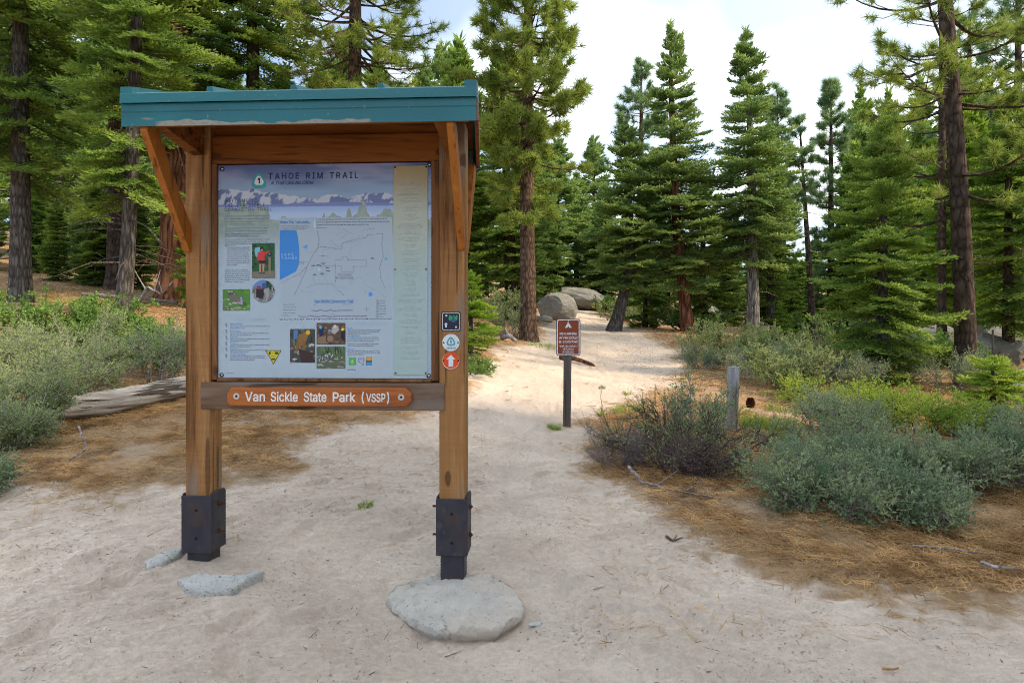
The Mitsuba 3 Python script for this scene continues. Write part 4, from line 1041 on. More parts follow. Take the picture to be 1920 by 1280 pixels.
def stump(name, label, x, y, r, hgt, mat, seed):
    z0 = gz(x, y); zs = np.linspace(-0.1, hgt, 14)
    P = np.stack([np.full(14, x), np.full(14, y), z0 + zs], 1)
    V, F = tube(P, r * (1 + 0.3 * np.exp(-(zs + 0.1) / 0.12)), 26, 0.12, seed, True, 9)
    top = V[:, 2] > z0 + hgt - 0.03; V[top, 2] += 0.10 * hgt * (meshkit.fbm(V[top] * 12, 2, seed) - 0.5)
    k = add(name, trimesh.Trimesh(V, F, process=False), mat, 35); L(k, label, 'stump')


stump('tree_stump', 'sawn grey-brown stump standing in front of the grey fir trunk', 7.12, 19.4, 0.17, 0.46, 'bark_silver', 3)
stump('tree_stump', 'low dark broken stump right of the grey fir trunk', 7.75, 18.6, 0.20, 0.14, 'bark_silver', 8)


def bough(name, label, pts, r0, r1, mat, seed=0, cat='branch', group=None, twigs=()):
    """a bare branch lying on the ground: points (x, y, height above ground)"""
    pts = np.array(pts, float); tt = np.linspace(0, len(pts) - 1, 24)
    Q = np.stack([np.interp(tt, np.arange(len(pts)), pts[:, c]) for c in range(3)], 1)
    Q = Q + 0.012 * (np.stack([meshkit.fbm(Q * 6 + s, 2, seed) for s in (0, 5, 9)], 1) - 0.5)
    z = ground_z(Q[:, 0], Q[:, 1]) + Q[:, 2]
    Q[:, 2] = z
    parts = [tube(Q, np.linspace(r0, r1, 24), 7, 0.1, seed)]
    for (t0, dx, dy, dz, ln) in twigs:
        a = Q[int(t0 * 23)]; d = unit([dx, dy, dz]); s = np.linspace(0, ln, 8)[:, None]
        W = a + d * s; W[:, 2] += 0.15 * s[:, 0] ** 2
        parts.append(tube(W, np.linspace(r1 * 1.3, r1 * 0.4, 8), 5, 0.1, seed + 1))
    V, F = join(parts)
    k = add(name, trimesh.Trimesh(V, F, process=False), mat, True); L(k, label, cat, group)


bough('fallen_branch', 'curved bare grey branch lying in front of the twiggy shrub', [(1.02, 5.98, 0.10), (1.10, 5.75, 0.03), (1.32, 5.55, 0.02), (1.60, 5.42, 0.03)], 0.016, 0.006, 'twig_grey', 2, twigs=((0.5, 0.6, 0.5, 0.2, 0.3), (0.75, 0.7, 0.2, 0.3, 0.22)))
bough('fallen_branch', 'thin straight stick on the ground right of the grey weathered post', [(2.55, 7.45, 0.02), (2.9, 7.35, 0.02), (3.2, 7.28, 0.015)], 0.014, 0.007, 'twig_grey', 4)
bough('fallen_branch', 'short pale stick lying in the needles at the lower right', [(2.83, 4.12, 0.03), (3.02, 4.06, 0.03)], 0.013, 0.010, 'grey_wood', 6)
bough('fallen_branch', 'thin dead stick in the needles in front of the big blue-green shrub', [(2.58, 4.42, 0.03), (2.95, 4.30, 0.03), (3.1, 4.28, 0.02)], 0.008, 0.004, 'twig_grey', 7)
bough('fallen_branch', 'bent pale stick beside the green grass tuft right of the post', [(3.42, 7.45, 0.02), (3.55, 7.50, 0.07), (3.66, 7.40, 0.02)], 0.022, 0.014, 'twig_grey', 8)
bough('fallen_branch', 'dark bare branch reaching up beside the small sage by the trail', [(2.30, 7.45, 0.05), (2.37, 7.6, 0.3), (2.60, 7.8, 0.55)], 0.010, 0.004, 'twig_dark', 9)
bough('fallen_branch', 'arched grey branch below the left bush', [(-3.85, 6.05, 0.22), (-3.70, 5.85, 0.24), (-3.58, 5.75, 0.12), (-3.66, 5.6, 0.02)], 0.009, 0.006, 'twig_grey', 11)
bough('fallen_branch', 'pair of thin grey dead sticks beside the big blue-green shrub at the right', [(4.05, 5.95, 0.12), (4.4, 5.9, 0.14), (4.6, 5.8, 0.1)], 0.010, 0.006, 'twig_grey', 12, twigs=((0.3, 0.7, 0.3, 0.1, 0.4),))
bough('fallen_branch', 'chunk of reddish dead wood on the trail behind the camping sign', [(0.98, 13.75, 0.05), (1.25, 13.5, 0.09), (1.58, 13.15, 0.02)], 0.06, 0.03, 'bark_red', 13)
bough('fallen_branch', 'twisted pale dead branch in front of the thick red trunk', [(-8.3, 15.2, 0.1), (-8.0, 15.0, 0.45), (-7.7, 15.0, 0.3), (-7.45, 15.0, 0.6)], 0.035, 0.015, 'grey_wood', 14, 'branch', None, ((0.3, -0.5, 0, 0.8, 0.5), (0.5, 0.3, 0, 0.9, 0.45), (0.7, -0.3, 0.2, 0.6, 0.3)))
bough('fallen_branch', 'long dead pole lying on the slope between the left trunks', [(-10.2, 16.2, 0.12), (-8.9, 15.8, 0.14), (-7.6, 15.5, 0.10)], 0.055, 0.035, 'twig_grey', 16)
bough('fallen_branch', 'grey root snag on the needle bank left of the tall pine', [(-0.25, 15.9, 0.06), (-0.05, 15.8, 0.16), (0.1, 15.7, 0.03)], 0.07, 0.04, 'grey_wood', 17, 'branch', None, ((0.4, -0.3, 0, 0.7, 0.2),))
bough('fallen_branch', 'small forked dark twig on the sand right of the footing', [(1.05, 4.66, 0.012), (1.09, 4.60, 0.018), (1.15, 4.60, 0.03)], 0.010, 0.005, 'twig_dark', 18, twigs=((0.5, 0.4, 0.3, 0.4, 0.05),))
bough('fallen_branch', 'orange bark sliver on the sand at the lower right', [(1.62, 2.98, 0.012), (1.66, 2.99, 0.016), (1.71, 3.02, 0.012)], 0.007, 0.004, 'needle_brown', 19)

# pine cone
cx_, cy_ = 3.28, 9.39; cz = gz(cx_, cy_)
rng = np.random.default_rng(8)
kk = np.arange(150); ph = kk * 2.39996; u = (kk + 0.5) / 150
rr_ = 0.060 * np.sin(np.pi * (0.12 + 0.86 * u)) ** 0.8
C = np.stack([rr_ * np.cos(ph) * 0.5, rr_ * np.sin(ph) * 0.5, 0.02 + 0.11 * u], 1) + [cx_, cy_, cz]
D = unit(np.stack([np.cos(ph), np.sin(ph), 0.9 * u - 0.1], 1)); S = unit(np.cross(D, [0, 0, 1.0]))
V, F = diamonds(C, D, S, 0.042, 0.030, 0.3)
V2, F2 = tube(np.array([[cx_, cy_, cz], [cx_, cy_, cz + 0.06], [cx_, cy_, cz + 0.13]]), [0.02, 0.032, 0.01], 10)
surf('cone_scale', lambda p, n, uv: mix((0.05, 0.018, 0.012), (0.16, 0.055, 0.03), noise(p.x * 60, p.y * 60, p.z * 60)), 0.7, 0.2)
k = add('pine_cone', trimesh.Trimesh(*join([(V, F), (V2, F2)]), process=False), 'cone_scale'); L(k, 'brown pine cone on the ground right of the grey weathered post', 'pine cone')
# ------------------------------------------------------------------ shrubs, grass, flower
def shrub_mesh(r, h, seed, leaf_l, leaf_w, mains=16, subs=9, twigs=5, leaves=10, up=0.5, spread=0.25, base_r=0.012, bare=0.0, twig_len=0.16, lean=(0, 0)):
    """(stems, foliage) of a bush of radius r and height h standing at the origin"""
    rng = np.random.default_rng(seed)
    az = rng.uniform(0, 2 * np.pi, mains); q = np.sqrt(rng.uniform(0.02, 1, mains))
    tip = np.stack([np.cos(az) * q * r, np.sin(az) * q * r, h * (0.30 + 0.62 * np.sqrt(np.clip(1 - q * q * 0.85, 0, 1)) * rng.uniform(0.5, 1.12, mains))], 1)
    leggy = rng.uniform(size=mains) < 0.16
    tip[leggy] *= rng.uniform(1.12, 1.42, (leggy.sum(), 1))                 # a few long shoots stand out of the mound
    tip[:, :2] += np.array(lean)
    root = np.stack([np.cos(az), np.sin(az), az * 0], 1) * (spread * r * rng.uniform(0, 1, mains))[:, None]
    root[:, 2] = -0.03
    bow = np.stack([np.cos(az), np.sin(az), az * 0 - 0.3], 1) * (0.12 * r * rng.uniform(0.2, 1.2, mains))[:, None] + rng.normal(size=(mains, 3)) * 0.03 * r
    pos = lambda t: root[:, None] * (1 - t) + tip[:, None] * t + bow[:, None] * (4 * t * (1 - t))
    tt = np.linspace(0, 1, 6)
    N = pos(tt[None, :, None])
    stems = []
    for i in range(5):
        stems.append(rods(N[:, i], N[:, i + 1], base_r * (1 - 0.16 * i), base_r * (1 - 0.16 * (i + 1))))
    ts = rng.uniform(0.32, 1.0, (mains, subs)); ts[:, 0] = 1.0
    sp = np.concatenate([pos(ts[..., None])[..., :]], 0).reshape(-1, 3)
    out = unit(np.stack([sp[:, 0], sp[:, 1], sp[:, 0] * 0], 1) + 1e-6)
    sd = unit(out * rng.uniform(0.1, 0.9, (len(sp), 1)) + np.array([0, 0, 1.0]) * (up * rng.uniform(0.3, 1.5, (len(sp), 1))) + rng.normal(size=sp.shape) * 0.45)
    sl = rng.uniform(0.12, 0.40, len(sp)) * (0.55 * r + 0.45 * h)
    se = sp + sd * sl[:, None]; se[:, 2] = np.maximum(se[:, 2], 0.03)
    stems.append(rods(sp, se, base_r * 0.34, base_r * 0.15))
    tu = rng.uniform(0.15, 1.0, (len(sp), twigs))
    tp = (sp[:, None] + (se - sp)[:, None] * tu[..., None]).reshape(-1, 3)
    td = unit(np.repeat(sd, twigs, 0) * 0.7 + np.array([0, 0, up]) + rng.normal(size=tp.shape) * 0.55)
    tl = twig_len * rng.uniform(0.5, 1.2, len(tp))
    te = tp + td * tl[:, None]; te[:, 2] = np.maximum(te[:, 2], 0.02)
    stems.append(rods(tp, te, base_r * 0.13, base_r * 0.08))
    lu = rng.uniform(0.1, 1.0, (len(tp), leaves))
    lp = (tp[:, None] + (te - tp)[:, None] * lu[..., None]).reshape(-1, 3)
    keep = rng.uniform(size=len(lp)) > bare
    if bare:                                                    # leaves come and go in patches
        keep &= meshkit.noise(lp * 3.0 / max(r, 0.3) + seed) > bare * 0.75
    lp = lp[keep]; ld = np.repeat(td, leaves, 0)[keep]
    ld = unit(ld * 0.8 + rng.normal(size=lp.shape) * 0.6 + np.array([0, 0, 0.25 * up]))
    ls = unit(np.cross(ld, rng.normal(size=lp.shape)))
    V, F = diamonds(lp, ld, ls, leaf_l * rng.uniform(0.6, 1.25, len(lp)), leaf_w * rng.uniform(0.7, 1.2, len(lp)))
    return join(stems), (V, F)


def shrub(name, label, x, y, r, h, seed, leafm, stemm='twig_grey', cat='shrub', group=None, sx=1.0, sy=1.0, rz=0.0, **kw):
    st, lf = shrub_mesh(r, h, seed, kw.pop('leaf_l', 0.022), kw.pop('leaf_w', 0.007), **kw)
    M = np.diag([sx, sy, 1.0]) @ rot_z(rz)
    key = numbered(name)
    L(key, label, cat, group)
    for nm, (V, F), mat in (('stem', st, stemm), ('foliage', lf, leafm)):
        V = V @ M.T + [x, y, 0]
        V[:, 2] += lay(V[:, 0], V[:, 1]) * 0.6 + lay(np.array(x), np.array(y)) * 0.4 + 0.01
        scene[f'{key}__{nm}'] = mikit.ply((V, F), mat)
    return key


SAGE = dict(leaf_l=0.034, leaf_w=0.0140, up=0.5, bare=0.24, twig_len=0.19)
# big blue-green shrub in front, right: several mounds that grow into one another
shrub('sage_shrub', 'broad blue-green shrub at the lower right edge of the sand, its foremost mound', 2.45, 5.22, 0.56, 0.34, 1, 'leaf_sage', mains=26, subs=12, twigs=6, leaves=11, **SAGE)
shrub('sage_shrub', 'large blue-green mound in the middle of the right foreground shrubs', 2.88, 5.60, 0.54, 0.40, 2, 'leaf_sage', mains=22, subs=12, twigs=6, leaves=11, **SAGE)
shrub('sage_shrub', 'lower blue-green mound joined to the right side of the middle one', 3.42, 5.92, 0.46, 0.32, 52, 'leaf_sage', mains=18, subs=11, twigs=6, leaves=11, **SAGE)
shrub('sage_shrub', 'small flat blue-green mound in front of the middle one', 3.05, 5.12, 0.34, 0.20, 53, 'leaf_sage', mains=14, subs=10, twigs=6, leaves=11, **SAGE)
shrub('sage_shrub', 'loose grey-green shrub behind the large right foreground mound', 3.35, 6.8, 0.60, 0.50, 3, 'leaf_bitterbrush', mains=18, subs=9, twigs=6, leaves=8, **SAGE)
shrub('sage_shrub', 'low blue-green shrub right of the large foreground mound', 3.72, 5.90, 0.42, 0.42, 4, 'leaf_sage', mains=16, subs=10, twigs=6, leaves=11, **SAGE)
shrub('sage_shrub', 'blue-green shrub cut by the right edge of the photograph', 4.60, 5.95, 0.50, 0.50, 5, 'leaf_sage', mains=22, subs=12, twigs=6, leaves=11, **SAGE)
shrub('sage_shrub', 'blue-green shrub at the right edge below the lime young fir', 5.85, 7.65, 0.55, 0.36, 6, 'leaf_sage', mains=24, subs=11, twigs=6, leaves=10, **SAGE)
shrub('sage_shrub', 'small upright grey-green shrub beside the twiggy shrub at the trail edge', 1.95, 7.35, 0.32, 0.62, 7, 'leaf_sage', mains=12, subs=8, twigs=6, leaves=10, **SAGE)
shrub('sage_shrub', 'sparse blue-green shrub left of the lime green patch', 3.85, 7.9, 0.38, 0.42, 8, 'leaf_sage', mains=18, subs=10, twigs=6, leaves=8, **SAGE)
shrub('sage_shrub', 'soft grey-green shrub in the shade below the bushy fir', 7.45, 11.6, 0.75, 0.62, 9, 'leaf_sage', mains=22, subs=11, twigs=6, leaves=8, **SAGE)
shrub('sage_shrub', 'dim grey-green shrub between the manzanita and the bushy fir', 5.55, 11.6, 0.75, 0.50, 10, 'leaf_sage', mains=22, subs=10, twigs=6, leaves=8, **SAGE)
shrub('sage_shrub', 'tiny blue-grey shrub at the trail edge below the pale manzanita', 3.65, 13.2, 0.38, 0.42, 11, 'leaf_sage', mains=12, subs=9, twigs=6, leaves=9, **SAGE)
shrub('sage_shrub', 'grey-green shrub tucked behind the grey weathered post', 4.3, 11.6, 0.70, 0.60, 28, 'leaf_sage', mains=20, subs=10, twigs=6, leaves=8, **SAGE)
# twiggy half-dead shrub at the trail's edge
shrub('twiggy_shrub', 'twiggy purple-grey half-dead shrub at the bend of the trail', 1.50, 6.35, 0.66, 0.55, 12, 'leaf_bitterbrush', 'twig_dark', mains=20, subs=9, twigs=5, leaves=9, bare=0.42, up=0.3, base_r=0.020, twig_len=0.20, leaf_l=0.030, leaf_w=0.010)
shrub('twiggy_shrub', 'dry brownish twig clump at the trail edge left of the twiggy shrub', 0.98, 6.45, 0.28, 0.30, 13, 'leaf_dry', 'twig_grey', mains=16, subs=12, twigs=7, leaves=3, bare=0.35, up=0.6, base_r=0.009, twig_len=0.16)
shrub('twiggy_shrub', 'purple-tinged dry twig mound in front of the grey weathered post', 1.72, 6.25, 0.36, 0.30, 14, 'leaf_dry', 'twig_dark', mains=18, subs=13, twigs=7, leaves=5, bare=0.3, up=0.3, base_r=0.010, twig_len=0.16)
# lime and green low growth
LIME = dict(leaf_l=0.034, leaf_w=0.018, up=0.35)
shrub('low_green_shrub', 'bright lime green low shrub behind the blue-green shrubs at the right', 5.05, 8.35, 0.75, 0.40, 15, 'leaf_lime', 'twig_dark', mains=26, subs=11, twigs=5, leaves=8, sx=1.15, **LIME)
shrub('low_green_shrub', 'lime green creeping shrub in front of the bushy fir', 4.65, 9.45, 0.80, 0.34, 16, 'leaf_lime', 'twig_dark', mains=26, subs=11, twigs=5, leaves=7, sx=1.2, **LIME)
shrub('low_green_shrub', 'flat green plant at the foot of the right post beside the trail', -0.62, 10.65, 0.36, 0.13, 17, 'leaf_green', 'twig_dark', mains=14, subs=8, twigs=5, leaves=8, **LIME)
GREEN = dict(leaf_l=0.052, leaf_w=0.030, up=0.4)
shrub('green_shrub', 'leafy bright green shrub in front of the left trunks', -7.0, 10.75, 0.95, 0.62, 18, 'leaf_green', 'twig_dark', mains=26, subs=11, twigs=5, leaves=8, **GREEN)
shrub('green_shrub', 'leafy green shrub below the middle left trunk', -5.9, 10.55, 0.70, 0.45, 19, 'leaf_green', 'twig_dark', mains=20, subs=10, twigs=5, leaves=8, **GREEN)
shrub('green_shrub', 'low green shrub behind the left post of the board', -4.95, 9.9, 0.62, 0.42, 20, 'leaf_green', 'twig_dark', mains=18, subs=10, twigs=5, leaves=7, **GREEN)
# grey-green bitterbrush, left
BB = dict(leaf_l=0.030, leaf_w=0.0125, up=0.45)
shrub('bitterbrush', 'wide grey-green bush in front of the leafy green shrub at the left', -6.1, 9.2, 1.05, 0.55, 21, 'leaf_bitterbrush', mains=34, subs=13, twigs=6, leaves=10, **BB)
shrub('bitterbrush', 'olive bush at the left edge behind the fallen log', -5.00, 6.60, 0.58, 0.60, 22, 'leaf_bitterbrush', mains=28, subs=13, twigs=6, leaves=10, **BB)
shrub('bitterbrush', 'grey-green twiggy bush cut by the left edge of the photograph', -5.45, 7.15, 0.75, 0.70, 23, 'leaf_bitterbrush', mains=26, subs=12, twigs=6, leaves=10, **BB)
shrub('bitterbrush', 'low straggling bush whose twigs reach over the fallen log', -4.45, 6.10, 0.28, 0.34, 24, 'leaf_bitterbrush', mains=20, subs=11, twigs=6, leaves=8, bare=0.15, **BB)
shrub('bitterbrush', 'upright blue-grey bush directly left of the left post', -4.75, 9.0, 0.50, 0.80, 25, 'leaf_sage', mains=16, subs=11, twigs=6, leaves=7, bare=0.1, **BB)
shrub('bitterbrush', 'grey bush halfway up the left bank above the log', -5.35, 8.35, 0.62, 0.55, 26, 'leaf_bitterbrush', mains=22, subs=11, twigs=6, leaves=9, **BB)
shrub('bitterbrush', 'small dark green bush at the lower left edge of the sand', -3.82, 4.80, 0.20, 0.20, 27, 'leaf_sage', mains=14, subs=9, twigs=6, leaves=10, **BB)
shrub('bitterbrush', 'pale grey-green bush on the bank left of the tall pine', -0.05, 16.7, 0.55, 0.80, 29, 'leaf_bitterbrush', mains=16, subs=10, twigs=6, leaves=8, leaf_l=0.04, leaf_w=0.013, up=0.7)
# manzanita
MZ = dict(leaf_l=0.046, leaf_w=0.026, up=0.5)
shrub('manzanita', 'pale green manzanita at the right edge of the trail', 4.75, 14.6, 1.05, 0.72, 30, 'leaf_manzanita', 'bark_red', mains=28, subs=11, twigs=5, leaves=8, **MZ)
shrub('manzanita', 'rounded manzanita with visible stems behind the grey weathered post', 4.35, 10.75, 0.62, 0.78, 31, 'leaf_manzanita', 'twig_dark', mains=18, subs=10, twigs=5, leaves=8, **MZ)
shrub('manzanita', 'flat-topped manzanita right of the rounded one', 6.0, 13.2, 0.85, 0.72, 32, 'leaf_manzanita', 'twig_dark', mains=22, subs=10, twigs=5, leaves=7, **MZ)
shrub('manzanita', 'pale manzanita behind the rounded one', 5.0, 13.0, 0.85, 0.62, 33, 'leaf_manzanita', 'twig_dark', mains=20, subs=10, twigs=5, leaves=7, **MZ)
FAR = dict(leaf_l=0.085, leaf_w=0.05, up=0.5, base_r=0.02)
for i, (x, y, r, h, lb) in enumerate(((-3.4, 12.2, 0.8, 0.5, 'bush on the bank behind the printed panel'), (-2.2, 15.5, 1.0, 0.7, 'bush on the slope behind the right half of the panel'), (5.5, 21.5, 1.0, 0.75, 'green bush along the far right edge of the trail'), (4.6, 25.5, 1.2, 0.85, 'bush at the trail edge in front of the leaning fir'), (4.5, 28.0, 1.2, 0.8, 'bush between the rounded boulder and the leaning fir'),
                                       (6.4, 23.5, 1.0, 0.9, 'green bush beside the reddish curved fir trunk'), (9.0, 22.5, 1.0, 0.9, 'dim bush behind the sawn stump'), (10.4, 20.0, 1.1, 0.8, 'bush in front of the thin leaning trunk'),
                                       (9.2, 14.5, 0.9, 0.55, 'sage green bush between the bushy fir and the big dark pine'), (-0.9, 20.0, 1.1, 0.9, 'dark green bush behind the young fir at the right post'), (8.7, 17.2, 1.0, 0.75, 'bush in the shade behind the bushy fir'))):
    shrub('background_shrub', lb, x, y, r, h, 40 + i, 'leaf_manzanita' if i % 2 else 'leaf_green', 'twig_dark', mains=18, subs=9, twigs=5, leaves=6, **FAR)

# tufts of grass, each one a thing
def tuft(label, x, y, r, h, n, seed, sx=1.0, group=None):
    rng = np.random.default_rng(seed)
    a = rng.uniform(0, 6.283, n); q = np.sqrt(rng.uniform(0, 1, n)) * r
    P = np.stack([x + np.cos(a) * q * sx, y + np.sin(a) * q, a * 0], 1)
    P[:, 2] = ground_z(P[:, 0], P[:, 1]) - 0.005
    out = np.stack([np.cos(a), np.sin(a), a * 0], 1)
    D = unit(out * (0.25 + 0.4 * rng.uniform(size=(n, 1))) + rng.normal(size=(n, 3)) * 0.28 + [0, 0, 1.0])
    S = unit(np.cross(D, rng.normal(size=(n, 3))))
    ln = h * rng.uniform(0.5, 1.1, n)
    M = P + D * ln[:, None] * 0.55; D2 = unit(D + out * 0.5 - [0, 0, 0.15])
    V1 = np.stack([P + S * 0.003, P - S * 0.003, M - S * 0.0025, M + S * 0.0025, M + D2 * ln[:, None] * 0.5], 1).reshape(-1, 3)
    F1 = (np.array([[0, 1, 2], [0, 2, 3], [3, 2, 4]])[None] + (np.arange(n) * 5)[:, None, None]).reshape(-1, 3)
    k = add('grass_tuft', (V1, F1), 'grass_blade'); L(k, label, 'grass', group)


tuft('wide bright green grass tuft right of the grey weathered post', 3.08, 8.15, 0.26, 0.17, 900, 1, 1.3)
tuft('narrow green grass tuft in front of the wide one', 3.0, 7.55, 0.10, 0.14, 220, 2)
tuft('yellow-green grass in front of the sparse blue-green shrub', 2.95, 6.95, 0.18, 0.13, 380, 3)
tuft('faint green grass beside the purple twig mound', 2.20, 6.35, 0.20, 0.11, 260, 4, 1.3)
tuft('small grass tuft at the foot of the camping sign post', 0.52, 8.30, 0.07, 0.10, 130, 5)
tuft('small grass tuft on the sand between the two posts of the board', -1.08, 5.02, 0.05, 0.06, 60, 6)
tuft('sparse yellow grass at the trail edge by the white flower stalk', 1.55, 9.2, 0.20, 0.12, 240, 7)
tuft('tiny grass tuft on the trail right of the white flower stalk', 1.72, 10.2, 0.06, 0.10, 70, 8)
tuft('faint grass behind the grey weathered post', 2.95, 9.0, 0.20, 0.12, 180, 9)
tuft('yellow-green grass beside the pine cone', 3.65, 9.2, 0.22, 0.12, 200, 10)
tuft('grass at the edge of the shade near the sparse blue-green shrub', 4.15, 8.75, 0.30, 0.14, 300, 11)
tuft('yellow grass on the bank at the foot of the tall pine', 0.75, 15.6, 0.4, 0.16, 240, 12)
tuft('pale grass in front of the sawn stump', 7.3, 17.6, 0.7, 0.22, 420, 13, 1.5)
tuft('green grass below the flat-topped manzanita', 7.6, 15.2, 0.6, 0.2, 380, 14, 1.4)
tuft('sunlit grass among the left trunks', -9.3, 15.4, 0.9, 0.22, 500, 15, 1.4)

# flower stalk
FK = 'flower_stalk'
fx, fy = 1.19, 9.09; fz = gz(fx, fy)
pts = np.array([(fx, fy, fz), (fx + 0.01, fy, fz + 0.12), (fx - 0.01, fy, fz + 0.24), (fx + 0.005, fy, fz + 0.34)])
scene[FK + '__stem'] = mikit.ply(tube(pts, [0.006, 0.005, 0.004, 0.003], 6), 'grass_blade')
rng = np.random.default_rng(4)
D = unit(rng.normal(size=(60, 3)) * [1, 1, 0.3] + [0, 0, 0.9]); S = unit(np.cross(D, rng.normal(size=(60, 3))))
surf('petal_cream', (0.52, 0.50, 0.36), 0.7, 0.2)
scene[FK + '__flower_head'] = mikit.ply(diamonds(np.repeat(pts[3][None], 60, 0) + D * 0.02, D, S, 0.05, 0.014), 'petal_cream')
D = unit(rng.normal(size=(14, 3)) * [1, 1, 0.2] + [0, 0, 0.8]); S = unit(np.cross(D, rng.normal(size=(14, 3))))
scene[FK + '__leaf'] = mikit.ply(diamonds(np.repeat(pts[0][None], 14, 0), D, S, 0.12, 0.02), 'grass_blade')
L(FK, 'single thin flower stalk with a pale head at the trail edge', 'flower')

# ------------------------------------------------------------------ litter: pine needles and crumbs of bark
rng = np.random.default_rng(77)


def litter(n, xr, yr, edge, soft, spill):
    x, y = rng.uniform(*xr, n), rng.uniform(*yr, n)
    d = trail_distance(x, y) + 0.5 * (meshkit.fbm(np.stack([x * 1.6, y * 1.6, x * 0], 1), 3, 4) - 0.5)
    clump = meshkit.fbm(np.stack([x * 2.2, y * 2.2, x * 0 + 5], 1), 3, 6)
    keep = rng.uniform(size=n) < np.clip((edge - d) / soft, spill, 1) * np.clip((clump - 0.28) * 3.2, 0.05, 1)
    return x[keep], y[keep]


def needle_mesh(x, y, ln, wd, lift):
    z = ground_z(x, y) + rng.uniform(0.002, lift, len(x))
    a = rng.uniform(0, 6.283, len(x)) * 0.65 + 2.0 * meshkit.noise(np.stack([x * 2, y * 2, x * 0], 1))
    D = unit(np.stack([np.cos(a), np.sin(a), rng.normal(size=len(x)) * 0.14], 1)); S = unit(np.cross(D, rng.normal(size=(len(x), 3)) * 0.5 + [0, 0, 1]))
    return slivers(np.stack([x, y, z], 1), D, S, ln * rng.uniform(0.6, 1.2, len(x)), wd)


parts = []
for n, xr, yr, ln, wd, lift in ((120000, (-5.5, -0.2), (4.2, 9.0), 0.13, 0.0050, 0.035), (140000, (0.4, 5.5), (3.2, 9.0), 0.13, 0.0050, 0.035), (50000, (-9, 9), (9, 15), 0.18, 0.012, 0.05), (30000, (-16, 14), (15, 24), 0.22, 0.018, 0.06)):
    x, y = litter(n, xr, yr, 0.14, 0.55, 0.035)
    parts.append(needle_mesh(x, y, ln, wd, lift))
scene['pine_needle_litter'] = mikit.ply(join(parts), 'needle_brown')
L('pine_needle_litter', 'brown fallen pine needles strewn over the forest floor and the edges of the trail', 'pine needles', kind='stuff')
x, y = rng.uniform(-4.5, 4.5, 4200), 2.2 + 9 * rng.uniform(0, 1, 4200) ** 1.4
k_ = meshkit.fbm(np.stack([x * 1.2, y * 1.2, x * 0], 1), 3, 3) > rng.uniform(0.25, 0.7, 4200)
x, y = x[k_], y[k_]
parts = []
M = len(x); a = rng.uniform(0, 3.14, M); ln, wd = 0.005 + 0.030 * rng.uniform(0, 1, M) ** 2.5 + 0.06 * (rng.uniform(0, 1, M) > 0.96), rng.uniform(0.0016, 0.0045, M)
z = ground_z(x, y)
A_ = np.stack([x, y, z + 0.003], 1); B_ = A_ + np.stack([np.cos(a), np.sin(a), rng.normal(size=M) * 0.12], 1) * ln[:, None]
scene['forest_debris'] = mikit.ply(rods(A_, B_, wd * 0.6, wd * 0.4), 'twig_dark')
L('forest_debris', 'dark crumbs of bark and twig scattered on the sand', 'debris', kind='stuff')
x, y = rng.uniform(-3.5, 3.5, 2600), rng.uniform(2.3, 7, 2600)
A_ = np.stack([x, y, ground_z(x, y) + 0.002], 1)
scene['sand_grit'] = mikit.ply(rods(A_, A_ + sphere_dirs(rng, 2600) * (0.003 + 0.012 * rng.uniform(0, 1, (2600, 1)) ** 3), 0.0035, 0.0025), 'granite_pale')
L('sand_grit', 'pale granite grit lying on the sand', 'grit', kind='stuff')
